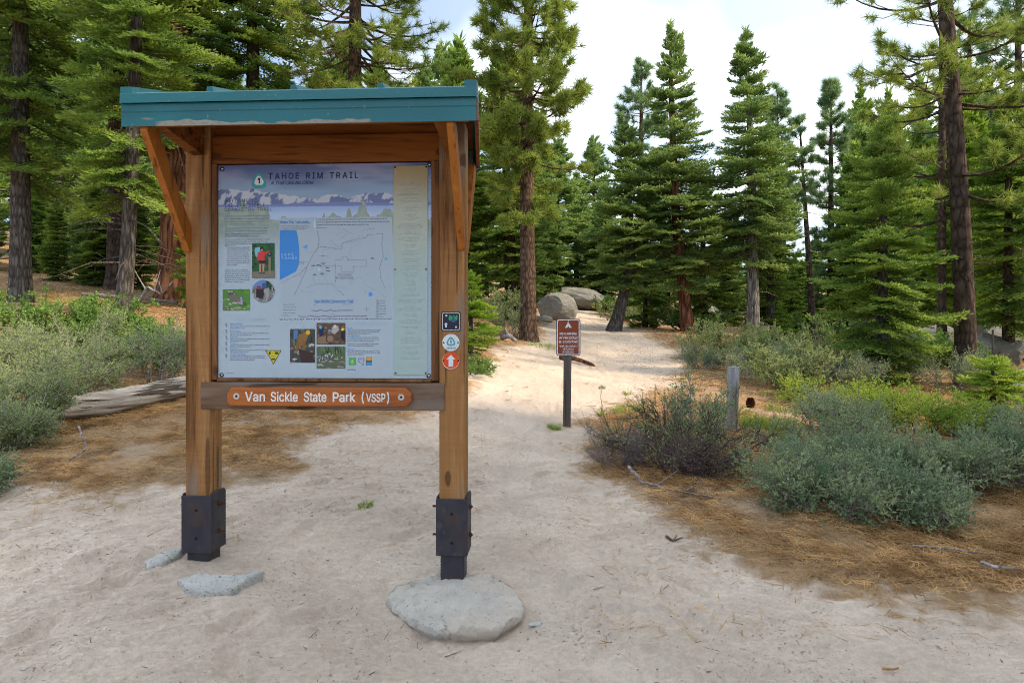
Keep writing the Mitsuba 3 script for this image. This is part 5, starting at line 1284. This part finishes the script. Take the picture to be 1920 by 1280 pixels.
# ------------------------------------------------------------------ trees
def fir_spray(length, g, rng):
    """one flat fir bough along +x: (foliage, wood); g: grain, 1 = fine"""
    side = rng.choice([-1, 1]) * 0.06
    axis = lambda s: np.stack([s * length, side * length * s * s, length * (-0.13 * s + 0.13 * s ** 3)], -1)
    k = int(length / (0.062 * g)) + 4
    s = np.clip(np.linspace(0.12, 0.98, k) + rng.normal(size=k) * 0.01, 0.05, 0.99)
    P, D, U = [], [], []
    wood_a, wood_b = [], []
    for si in s:
        for sg in (-1, 1):
            ln = (0.50 * length * (1 - si) ** 0.8 + 0.06) * rng.uniform(0.6, 1.15)
            a = math.radians(rng.uniform(42, 66)) * sg
            d0 = np.array([math.cos(a), math.sin(a), rng.uniform(-0.12, 0.10)])
            m = max(2, int(ln / (0.045 * g)))
            t = (np.arange(m) + rng.uniform(0.3, 0.9)) / m * ln
            b = axis(np.array(si))
            pts = b + d0 * t[:, None] + np.stack([0.30 * t * t / max(ln, .05), 0 * t, -0.10 * t + 0.12 * t * t], 1)
            dirs = unit(d0 + np.stack([0.6 * t / max(ln, .05), 0 * t, 0.05 + 0.2 * t], 1))
            P.append(pts); D.append(dirs); U.append(np.full(m, sg))
            if ln > 0.42:
                wood_a.append(b); wood_b.append(pts[-1])
    t = np.linspace(0.25, 1.0, int(length / (0.05 * g)) + 3)
    P.append(axis(t)); D.append(unit(np.gradient(axis(t), axis=0))); U.append(np.ones(len(t)))
    P, D = np.vstack(P), np.vstack(D)
    n = len(P)
    Ps, Ds = [], []
    for yaw in (-0.62, 0.62):
        c = np.cos(yaw + rng.normal(size=n) * 0.25); sn = np.sin(yaw + rng.normal(size=n) * 0.25)
        d = np.stack([D[:, 0] * c - D[:, 1] * sn, D[:, 0] * sn + D[:, 1] * c, D[:, 2] + rng.uniform(-0.1, 0.45, n)], 1)
        Ps.append(P + rng.normal(size=(n, 3)) * 0.008 * g); Ds.append(unit(d))
    Ps, Ds = np.vstack(Ps), np.vstack(Ds)
    S = unit(np.cross(Ds, np.array([0, 0, 1.0]) + rng.normal(size=Ps.shape) * 0.55))
    lf = diamonds(Ps, Ds, S, 0.098 * g * rng.uniform(0.6, 1.2, len(Ps)), 0.031 * g, 0.2)
    q = axis(np.linspace(0, 0.95, 5))
    wd = [rods(q[:-1], q[1:], np.array([1, .8, .6, .4]) * (0.008 + 0.009 * length), np.array([.8, .6, .4, .2]) * (0.008 + 0.009 * length))]
    if wood_a: wd.append(rods(np.array(wood_a), np.array(wood_b), 0.0045, 0.002))
    return lf, join(wd)


_SPRAYS = {}


def sprays(g):
    if g not in _SPRAYS:
        rng = np.random.default_rng(int(g * 100))
        _SPRAYS[g] = [(ln, *fir_spray(ln, g, rng)) for ln in (0.30, 0.30, 0.55, 0.55, 0.85, 0.85, 0.85, 1.25, 1.25, 1.25, 1.8, 1.8, 1.8, 2.6, 2.6)]
    return _SPRAYS[g]


def trunk_mesh(h, r, lean, rng, sides=18, flare=0.5, rough=0.06, top=0.04, n=44):
    z = np.concatenate([np.linspace(-0.3, 1.2, 12), np.linspace(1.2, h, n)[1:]])
    c = np.stack([lean(z)[0], lean(z)[1], z], 1)
    rad = r * (1 - np.clip(z / h, 0, 1)) ** 0.75 * (1 + flare * np.exp(-np.clip(z + 0.05, 0, None) / 0.28)) + top * 0.3
    return tube(c, rad, sides, rough, int(rng.integers(99)), True, 7)


def make_fir(h, R, cb, r, g, seed, lean=None, p=0.85, gap=0.26, per=6, droop=0.0, dead=0.0, thin=0.0, top_keep=1.0, bulge=0.0, one_side=None):
    """(trunk with limbs, crown) of a fir: h height, R radius of the crown, cb share of bare trunk, r trunk radius"""
    rng = np.random.default_rng(seed)
    lean = lean or (lambda z: (0 * z, 0 * z))
    SP = sprays(g); lens = np.array([s[0] for s in SP])
    leafs, woods = [], [trunk_mesh(h, r, lean, rng)]
    z = cb * h
    while z < h * top_keep - 0.08:
        t = (z - cb * h) / (h * (1 - cb))
        rr = R * ((1 - t) ** p) * (1 + bulge * math.sin(math.pi * min(1, t * 1.6))) + 0.05
        low = min(1.0, 0.55 + 1.6 * t)
        k = per + int(rng.integers(-1, 2)); a0 = rng.uniform(0, 6.28)
        for i in range(k):
            if rng.uniform() < thin: continue
            a = a0 + i * 6.283 / k + rng.normal() * 0.22
            zz = z + rng.uniform(-0.5, 0.5) * gap
            ln = rr * low * rng.uniform(0.62, 1.12) * (0.82 + 0.36 * meshkit.noise(np.array([a * 1.2, zz * 0.9, seed * 1.0]), 3))
            if one_side is not None: ln *= 1 + one_side[1] * math.cos(a - one_side[0])
            if ln < 0.10: continue
            j = rng.choice(np.argsort(np.abs(np.log(lens / ln)))[:3])
            sc = ln / lens[j]
            el = math.radians(np.interp(t, [0, 0.35, 0.75, 1], [-14 - droop, -4 - droop * 0.5, 16, 48]) + rng.normal() * 6)
            M = rot_z(a) @ rot_y(-el) @ rot_x(rng.normal() * 0.18)
            lx, ly = lean(np.array(max(zz, 0.0)))
            o = np.array([lx, ly, zz])
            (lv, lf), (wv, wf) = SP[j][1], SP[j][2]
            leafs.append((lv * sc @ M.T + o, lf)); woods.append((wv * sc @ M.T + o, wf))
        z += gap * np.interp(t, [0, 1], [1.15, 0.55]) * rng.uniform(0.85, 1.15)
    tp = lean(np.array(h)); tpz = np.array([float(tp[0]), float(tp[1]), h * top_keep])
    if top_keep == 1.0:                                          # the leader: a few upright shoots
        m = 26; a = rng.uniform(0, 6.28, m); zz = rng.uniform(-0.42, 0.0, m) * min(1, h / 5)
        D = unit(np.stack([np.cos(a), np.sin(a), 0.9 - zz * 0], 1) * np.array([0.75, 0.75, 1.0])); Pt = tpz + np.stack([0 * a, 0 * a, zz], 1)
        leafs.append(diamonds(Pt, D, unit(np.cross(D, rng.normal(size=(m, 3)))), 0.13 * g * min(1, h / 5) + 0.03, 0.03 * g))
    n = int(dead)
    if n:
        zz = rng.uniform(0.10 * h * 0.6, max(cb * h, 0.2 * h) + 0.15 * h, n); a = rng.uniform(0, 6.28, n); ln = rng.uniform(0.4, 1.0, n) * R * 0.75
        lx, ly = lean(zz)
        A = np.stack([lx, ly, zz], 1); d = np.stack([np.cos(a), np.sin(a), rng.uniform(-0.45, 0.1, n)], 1)
        B = A + d * ln[:, None] * 0.55; C = B + (d - [0, 0, 0.35]) * ln[:, None] * 0.5
        woods += [rods(A, B, 0.016, 0.010), rods(B, C, 0.010, 0.004)]
        E1 = B + (rng.normal(size=(n, 3)) * 0.3 + d * 0.3 - [0, 0, 0.3]) * ln[:, None] * 0.6
        woods.append(rods(B, E1, 0.006, 0.003))
    return join(woods), join(leafs)


def make_pine(h, R, cb, r, seed, lean=None, limbs=70, tufts=5, needles=36, ln=0.19, wd=0.012, shape=0.6, low_droop=14, up=0.9, dead=10, ztop=None, subs=5):
    """(trunk with limbs, crown) of a long-needled pine; limbs fork and carry tufts of needles at their ends"""
    rng = np.random.default_rng(seed)
    lean = lean or (lambda z: (0 * z, 0 * z))
    woods = [trunk_mesh(h, r, lean, rng, flare=0.35)]
    ztop = ztop or h
    TP, TD = [], []
    t = np.sort(rng.uniform(0, 1, limbs)) ** 0.95
    a = np.cumsum(np.full(limbs, 2.399)) + rng.normal(size=limbs) * 0.5
    for ti, ai in zip(t, a):
        z = h * cb + (ztop - h * cb) * ti
        tt = (z - h * cb) / (h * (1 - cb))
        prof = min(1.0, 0.55 + 1.3 * tt) * (1 - tt) ** shape
        length = max(0.25, R * prof * rng.uniform(0.55, 1.15))
        el = math.radians(np.interp(tt, [0, 0.4, 0.8, 1], [-low_droop, 0, 22, 60]) + rng.normal() * 8)
        d = np.array([math.cos(ai) * math.cos(el), math.sin(ai) * math.cos(el), math.sin(el)])
        lx, ly = lean(np.array(z)); o = np.array([lx, ly, z])
        s = np.linspace(0, 1, 8)[:, None]
        bend = rng.normal(size=3) * 0.10
        C = o + d * s * length + np.array([0, 0, 1.0]) * (up * 0.30 * length * s ** 2.5) + bend * length * s ** 2 - np.array([0, 0, 0.05]) * length * np.sin(s * 3.14)
        rad = np.linspace(0.012 + 0.014 * length, 0.006, 8)
        woods.append(rods(C[:-1], C[1:], rad[:-1], rad[1:]))
        ends = [(C[-1], unit(C[-1] - C[-2]))]
        ends.append((C[6], unit(C[7] - C[6])))
        nsub = max(2, int(subs * (0.5 + length / max(R, .5))))
        for q in range(nsub):
            si = rng.uniform(0.30, 0.95); base = np.array([np.interp(si, s[:, 0], C[:, c]) for c in range(3)])
            sd = unit(d + np.cross(d, [0, 0, 1.0]) * rng.choice([-1, 1]) * rng.uniform(0.5, 1.4) + np.array([0, 0, rng.uniform(-0.15, 0.55)]))
            sl = (0.38 * length * (1.1 - si) + 0.14) * rng.uniform(0.6, 1.2)
            mid = base + sd * sl * 0.55; tip = mid + unit(sd + [0, 0, 0.45]) * sl * 0.5
            woods += [rods(base[None], mid[None], 0.010, 0.008), rods(mid[None], tip[None], 0.008, 0.005)]
            td = unit(tip - mid)
            ends.append((tip, td))
            for _ in range(tufts - 3):
                f = rng.uniform(0.3, 0.9); ends.append((mid + (tip - mid) * f + rng.normal(size=3) * 0.03, unit(td + rng.normal(size=3) * 0.5)))
        TP += [e[0] for e in ends]; TD += [e[1] for e in ends]
    TP, TD = np.array(TP), np.array(TD)
    n = len(TP)
    P = np.repeat(TP, needles, 0); D0 = np.repeat(TD, needles, 0)
    D = unit(D0 * rng.uniform(-0.1, 1.25, (len(P), 1)) + sphere_dirs(rng, len(P)) * 0.95)
    P = P - D0 * rng.uniform(0, 0.10, (len(P), 1))
    S = unit(np.cross(D, rng.normal(size=P.shape)))
    crown = slivers(P, D, S, ln * rng.uniform(0.7, 1.15, len(P)), wd)
    if dead:
        zz = rng.uniform(0.12 * h, (cb + 0.1) * h, dead); aa = rng.uniform(0, 6.28, dead); l2 = rng.uniform(0.15, 0.6, dead)
        lx, ly = lean(zz); A = np.stack([lx, ly, zz], 1); dd = np.stack([np.cos(aa), np.sin(aa), rng.uniform(-0.3, 0.2, dead)], 1)
        woods.append(rods(A, A + dd * l2[:, None], 0.014, 0.005))
    return join(woods), crown


def plant(name, label, x, y, tree, barkm, leafm, group=None, z=None):
    key = numbered(name)
    L(key, label, 'tree', group)
    z = gz(x, y) - 0.03 if z is None else z
    (tv, tf), (cv, cf) = tree
    PLANTED[key] = (x, y, z)
    scene[f'{key}__trunk'] = mikit.ply((tv + [x, y, z], tf), barkm, smooth=40)
    scene[f'{key}__crown'] = mikit.ply((cv + [x, y, z], cf), leafm)
    return key


def replant(name, label, src, x, y, rz, s):
    """a copy of a planted tree, turned and scaled"""
    key = numbered(name); L(key, label, 'tree')
    ox, oy, oz = PLANTED[src]
    M = T().translate([x, y, gz(x, y) - 0.05]).rotate([0, 0, 1], rz).scale(s).translate([-ox, -oy, -oz])
    for part in ('trunk', 'crown'): scene[f'{key}__{part}'] = {**scene[f'{src}__{part}'], 'to_world': M}
    return key


PLANTED = {}


def bow(pts):
    """a trunk's sideways course from (height, x offset) pairs"""
    zs, xs = np.array(pts, float).T
    from scipy.interpolate import PchipInterpolator
    f = PchipInterpolator(zs, xs, extrapolate=True)
    return lambda z: (f(np.clip(z, zs[0], zs[-1])), 0 * np.asarray(z, float))


# --- right of the board and along the trail
plant('pine_tree', 'tall pine with brown trunk standing beside the trail right of the board', 0.41, 16.5,
      make_pine(13.2, 2.05, 0.235, 0.195, 1, bow([(0, 0), (4, -0.05), (13, 0.15)]), limbs=170, tufts=6, needles=23, ln=0.22, wd=0.022, shape=0.42, subs=7, up=1.0, low_droop=22), 'bark_pine', 'leaf_pine')
plant('fir_tree', 'dark fir whose trunk shows left of the tall pine', 0.03, 21.0, make_fir(8.2, 1.75, 0.16, 0.22, 1.7, 2, bow([(0, 0), (8, -0.35)]), dead=14, p=0.7), 'bark_dark', 'leaf_fir_sunlit')
plant('young_fir_tree', 'young bright green fir beside the right post of the board', -0.72, 11.9, make_fir(1.5, 0.58, 0.12, 0.035, 0.85, 3, gap=0.15, per=6), 'bark_fir', 'leaf_fir_young')
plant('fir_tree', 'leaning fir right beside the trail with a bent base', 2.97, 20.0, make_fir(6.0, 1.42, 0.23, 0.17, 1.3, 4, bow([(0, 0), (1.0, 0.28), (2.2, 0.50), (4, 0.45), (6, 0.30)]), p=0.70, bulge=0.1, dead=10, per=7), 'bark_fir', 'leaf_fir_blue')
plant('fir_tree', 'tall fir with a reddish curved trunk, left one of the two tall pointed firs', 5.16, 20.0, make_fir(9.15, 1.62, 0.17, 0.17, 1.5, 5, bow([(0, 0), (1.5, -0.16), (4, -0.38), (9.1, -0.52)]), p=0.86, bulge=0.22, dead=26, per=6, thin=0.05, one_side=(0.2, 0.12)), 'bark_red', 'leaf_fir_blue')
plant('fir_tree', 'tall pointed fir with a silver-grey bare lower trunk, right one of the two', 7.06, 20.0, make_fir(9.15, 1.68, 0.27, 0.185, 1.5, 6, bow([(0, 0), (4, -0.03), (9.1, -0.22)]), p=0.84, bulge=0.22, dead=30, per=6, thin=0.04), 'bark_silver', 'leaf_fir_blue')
plant('fir_tree', 'leafy fir filling the gap left of the silver-grey trunk', 6.1, 21.8, make_fir(5.0, 1.35, 0.10, 0.13, 1.6, 7, p=0.7, dead=10), 'bark_dark', 'leaf_fir_sunlit')
plant('fir_tree', 'yellow-green fir standing close behind the silver-grey trunk', 8.15, 21.5, make_fir(6.8, 1.15, 0.22, 0.14, 1.5, 8, p=0.75, dead=16), 'bark_fir', 'leaf_fir_sunlit')
plant('pine_tree', 'pine rising behind the left of the two tall pointed firs', 5.3, 28.0, make_pine(10.4, 1.75, 0.3, 0.20, 9, limbs=85, needles=22, ln=0.24, wd=0.022, shape=0.5), 'bark_pine', 'leaf_pine_far')
plant('pine_tree', 'slim pine rising behind the silver-grey fir', 10.5, 27.0, make_pine(9.6, 1.15, 0.3, 0.16, 10, limbs=80, needles=22, ln=0.24, wd=0.022, shape=0.5), 'bark_pine', 'leaf_pine_far')
plant('pine_tree', 'thin leaning bare-trunked pine with a wispy top', 9.75, 22.0, make_pine(7.3, 0.75, 0.62, 0.11, 11, bow([(0, 0), (7.3, -0.48)]), limbs=26, needles=22, ln=0.2, wd=0.016, dead=24), 'bark_dark', 'leaf_pine_far')
plant('pine_tree', 'slender blue-green pine right of the thin leaning trunk', 12.15, 26.0, make_pine(9.9, 1.05, 0.16, 0.15, 12, limbs=100, needles=24, ln=0.23, wd=0.020, shape=0.42, up=0.6), 'bark_dark', 'leaf_pine_far')
plant('fir_tree', 'bushy dark green fir with low sweeping boughs at the right', 6.5, 12.0, make_fir(4.75, 1.32, 0.07, 0.11, 0.9, 13, bow([(0, 0), (4.7, 0.03)]), p=0.72, gap=0.235, per=7, dead=26, droop=6), 'bark_fir', 'leaf_fir_sunlit')
BIG = plant('pine_tree', 'big pine with a dark straight trunk at the right', 8.0, 12.0, make_pine(15.0, 2.9, 0.20, 0.165, 14, bow([(0, 0), (3, -0.12), (7.3, -0.42), (15, -0.9)]), limbs=78, tufts=5, needles=42, ln=0.18, wd=0.0110, shape=0.35, low_droop=10, up=1.0, dead=22, subs=8), 'bark_dark', 'leaf_pine')
replant('pine_tree', 'pine whose boughs hang into the upper right corner from outside the picture', BIG, 11.7, 14.6, 130, 0.92)
plant('pine_tree', 'dark slim trunk right behind the big dark pine', 10.2, 16.2, make_pine(11.5, 1.5, 0.42, 0.10, 15, limbs=44, needles=26, ln=0.2, wd=0.014), 'bark_dark', 'leaf_pine')
plant('fir_tree', 'mid-green fir at the right edge behind the flat-topped boulder', 11.2, 15.4, make_fir(6.2, 1.45, 0.18, 0.12, 1.3, 16, p=0.75, dead=16, droop=8), 'bark_dark', 'leaf_fir_sunlit')
plant('fir_tree', 'light green fir glimpsed between the big dark pine and the right edge', 13.2, 20.0, make_fir(8.5, 1.7, 0.20, 0.15, 1.6, 17, p=0.75, dead=12), 'bark_dark', 'leaf_fir_young')
plant('pine_tree', 'pine crown at the upper right edge', 15.2, 20.5, make_pine(12.5, 2.2, 0.35, 0.2, 18, limbs=80, needles=24, ln=0.22, wd=0.018), 'bark_dark', 'leaf_pine_far')
plant('pine_tree', 'pair-trunked pine in the shade behind the boulders at the right', 14.6, 21.8, make_pine(11, 1.7, 0.4, 0.2, 19, limbs=60, needles=24, ln=0.22, wd=0.018), 'bark_dark', 'leaf_pine_far')
plant('young_fir_tree', 'lime green young fir at the right edge in front of the boulders', 6.62, 9.4, make_fir(0.80, 0.52, 0.16, 0.028, 0.8, 20, gap=0.105, per=7, p=0.6), 'bark_fir', 'leaf_lime')
plant('young_fir_tree', 'small young fir right of the sawn stump', 8.25, 21.0, make_fir(1.25, 0.5, 0.1, 0.03, 1.3, 21, gap=0.16), 'bark_fir', 'leaf_fir_young')
plant('young_fir_tree', 'small fir behind the leaning fir', 4.35, 22.3, make_fir(3.2, 1.0, 0.1, 0.07, 1.5, 22, gap=0.24), 'bark_dark', 'leaf_fir_sunlit')
# --- left of and behind the board
plant('fir_tree', 'big dark fir trunk at the left edge with shaded boughs', -10.8, 15.0, make_fir(15.0, 2.9, 0.20, 0.20, 1.7, 30, p=0.7, gap=0.36, dead=34, droop=8, top_keep=0.72, thin=0.2), 'bark_fir', 'leaf_fir_sunlit')
plant('fir_tree', 'fir with a grey middle trunk behind the leafy green shrubs at the left', -7.4, 13.0, make_fir(13.5, 2.05, 0.19, 0.13, 1.35, 31, bow([(0, 0), (2, 0.12), (6, 0.25), (13, 0.3)]), p=0.7, gap=0.34, dead=34, droop=10, top_keep=0.66, thin=0.28), 'bark_fir', 'leaf_fir_sunlit')
plant('cedar_tree', 'thick red furrowed trunk beside the left post of the board', -8.45, 17.0, make_fir(16.0, 2.6, 0.26, 0.36, 1.7, 32, bow([(0, 0), (8, 0.25), (16, 0.4)]), p=0.7, gap=0.36, dead=26, droop=12, top_keep=0.66, thin=0.2), 'bark_red', 'leaf_fir_sunlit')
SUNLIT = plant('fir_tree', 'sunlit fir crown directly above the left half of the roof', -6.6, 17.4, make_fir(14.5, 2.1, 0.30, 0.22, 1.6, 33, p=0.65, gap=0.34, droop=6, top_keep=0.75, thin=0.34), 'bark_dark', 'leaf_fir_sunlit')
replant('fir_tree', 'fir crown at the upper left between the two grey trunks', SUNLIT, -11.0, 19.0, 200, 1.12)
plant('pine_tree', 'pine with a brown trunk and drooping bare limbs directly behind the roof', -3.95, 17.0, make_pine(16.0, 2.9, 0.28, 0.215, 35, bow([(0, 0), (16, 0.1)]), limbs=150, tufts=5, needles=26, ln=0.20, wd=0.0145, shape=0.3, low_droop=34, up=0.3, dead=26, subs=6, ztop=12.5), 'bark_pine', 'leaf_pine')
plant('fir_tree', 'low dense fir behind the left part of the board', -6.0, 22.0, make_fir(7.5, 2.0, 0.06, 0.16, 1.7, 36, p=0.7), 'bark_dark', 'leaf_fir_sunlit')
plant('young_fir_tree', 'feathery young fir beside the thick red trunk', -7.0, 15.6, make_fir(2.6, 0.95, 0.08, 0.05, 1.2, 37, gap=0.22), 'bark_dark', 'leaf_fir_young')

# --- the forest further back: copies of a few trees
PROTO = {}
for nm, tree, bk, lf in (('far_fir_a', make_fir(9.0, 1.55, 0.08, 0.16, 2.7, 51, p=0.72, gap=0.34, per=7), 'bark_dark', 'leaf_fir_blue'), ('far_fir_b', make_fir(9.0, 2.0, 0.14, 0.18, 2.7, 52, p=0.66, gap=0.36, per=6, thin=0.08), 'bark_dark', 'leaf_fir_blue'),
                         ('far_fir_c', make_fir(9.0, 1.55, 0.05, 0.15, 2.7, 53, p=0.8, gap=0.32, per=7), 'bark_fir', 'leaf_fir_sunlit'), ('far_pine_a', make_pine(10.0, 1.9, 0.30, 0.19, 54, limbs=64, needles=20, ln=0.26, wd=0.026), 'bark_dark', 'leaf_pine_far')):
    (tv, tf), (cv, cf) = tree
    scene['group_' + nm] = {'type': 'shapegroup', 'trunk': mikit.ply((tv, tf), bk, smooth=40), 'crown': mikit.ply((cv, cf), lf)}
    PROTO[nm] = 'group_' + nm


def copy_tree(name, proto, x, y, s, rz, label, group, sw=1.0):
    key = numbered(name)
    z = float(lay(np.array(x), np.array(y))) - 0.15
    scene[key] = {'type': 'instance', 'group': {'type': 'ref', 'id': PROTO[proto]}, 'to_world': T().translate([x, y, z]).rotate([0, 0, 1], rz).scale([s * sw, s * sw, s])}
    L(key, label, 'tree', group)


rng = np.random.default_rng(9)
spots = []
for y, n in ((24, 12), (29, 16), (35, 20), (43, 22), (54, 24)):
    for i in range(n):
        px = 2300 * (i + rng.uniform(0.15, 0.85)) / n - 190
        spots.append((px, y + rng.uniform(-2.2, 2.2)))
spots += [(-1150 + 190 * i + 60 * (i % 3), 18 + 5 * (i % 4)) for i in range(5)] + [(2230 + 170 * i, 19 + 6 * (i % 3)) for i in range(5)]
for px, y in spots:
    x = (px - 960) / 1280 * y
    if px < 640: top = rng.uniform(-120, 230) + (190 if px > 300 else 0); nm = 'left'
    elif px < 900: top = rng.uniform(20, 200); nm = 'mid'
    elif px < 1130: top = rng.uniform(250, 420); nm = 'mid'
    elif px < 1600: top = rng.uniform(330, 480); nm = 'mid'
    else: top = rng.uniform(120, 330); nm = 'right'
    if nm == 'mid' and 1.0 < x < 5.2 and y < 34: continue          # the trail and the boulder ridge
    if y < 27 and nm == 'mid' and px > 900: continue
    ht = 1.45 + (615 - top) / 1280 * y - float(lay(np.array(x), np.array(y)))
    s = np.clip(ht / 9.0, 0.3, 2.1)
    pr = rng.choice(['far_fir_a', 'far_fir_b', 'far_fir_c', 'far_pine_a'], p=[0.32, 0.28, 0.26, 0.14])
    lb, gr = {'left': ('dark conifer in the dense forest on the slope at the left', 'conifers on the left slope'), 'mid': ('far conifer in the forest wall behind the trail and the two tall pointed firs', 'conifers behind the trail'),
              'right': ('far conifer in the shaded forest behind the big dark pine', 'conifers far at the right')}[nm]
    copy_tree('conifer', pr, x, y, s, rng.uniform(0, 360), lb, gr, np.clip(1.25 - 0.22 * s, 0.75, 1.15))
for x, y, s, lb in ((1.35, 31.0, 0.86, 'dark far fir directly behind the rounded boulder'), (2.3, 34.5, 0.95, 'dark far fir above the boulder ridge'), (3.5, 37.0, 0.80, 'far fir right of the boulder ridge'), (0.5, 29.0, 0.80, 'far fir between the tall pine and the rounded boulder'), (4.6, 34.0, 0.62, 'small far fir left of the leaning fir')):
    copy_tree('conifer', 'far_fir_b' if x > 2 else 'far_fir_a', x, y, s, x * 77, lb, None, 1.15)
for i in range(34):                                            # young bushy trees that close the gaps below the crowns
    y = rng.uniform(23.5, 36); px = rng.uniform(1190, 2050); x = (px - 960) / 1280 * y
    if x < 5.5 and y < 30: continue
    copy_tree('young_conifer', rng.choice(['far_fir_c', 'far_fir_a']), x, y, rng.uniform(0.28, 0.52), rng.uniform(0, 360), 'bushy young conifer filling a gap between the trunks far at the right', 'young conifers between the far trunks', 1.35)
for i in range(26):
    y = rng.uniform(19, 32); px = rng.uniform(-40, 700); x = (px - 960) / 1280 * y
    copy_tree('young_conifer', rng.choice(['far_fir_c', 'far_fir_a']), x, y, rng.uniform(0.26, 0.5), rng.uniform(0, 360), 'bushy young conifer on the shaded slope behind the left trunks', 'young conifers on the left slope', 1.3)
# trees beside the clearing, outside the picture, in whose shade the board stands
for x, y, s, pr in ((9.5, -1.5, 1.75, 'far_fir_b'), (10.5, 1.2, 1.9, 'far_fir_a'), (8.8, 3.2, 1.55, 'far_fir_b'), (12.5, 3.8, 1.8, 'far_pine_a'), (13.0, -1.5, 1.9, 'far_fir_a'), (8.2, -4.5, 1.6, 'far_fir_b'), (12.0, -5.5, 1.8, 'far_fir_c'), (15.5, 1.0, 2.0, 'far_fir_b'), (9.6, 5.4, 1.2, 'far_fir_a')):
    copy_tree('conifer', pr, x, y, s, rng.uniform(0, 360), 'conifer beside the clearing to the right of the view, shading the board', 'conifers beside the clearing', 0.95)
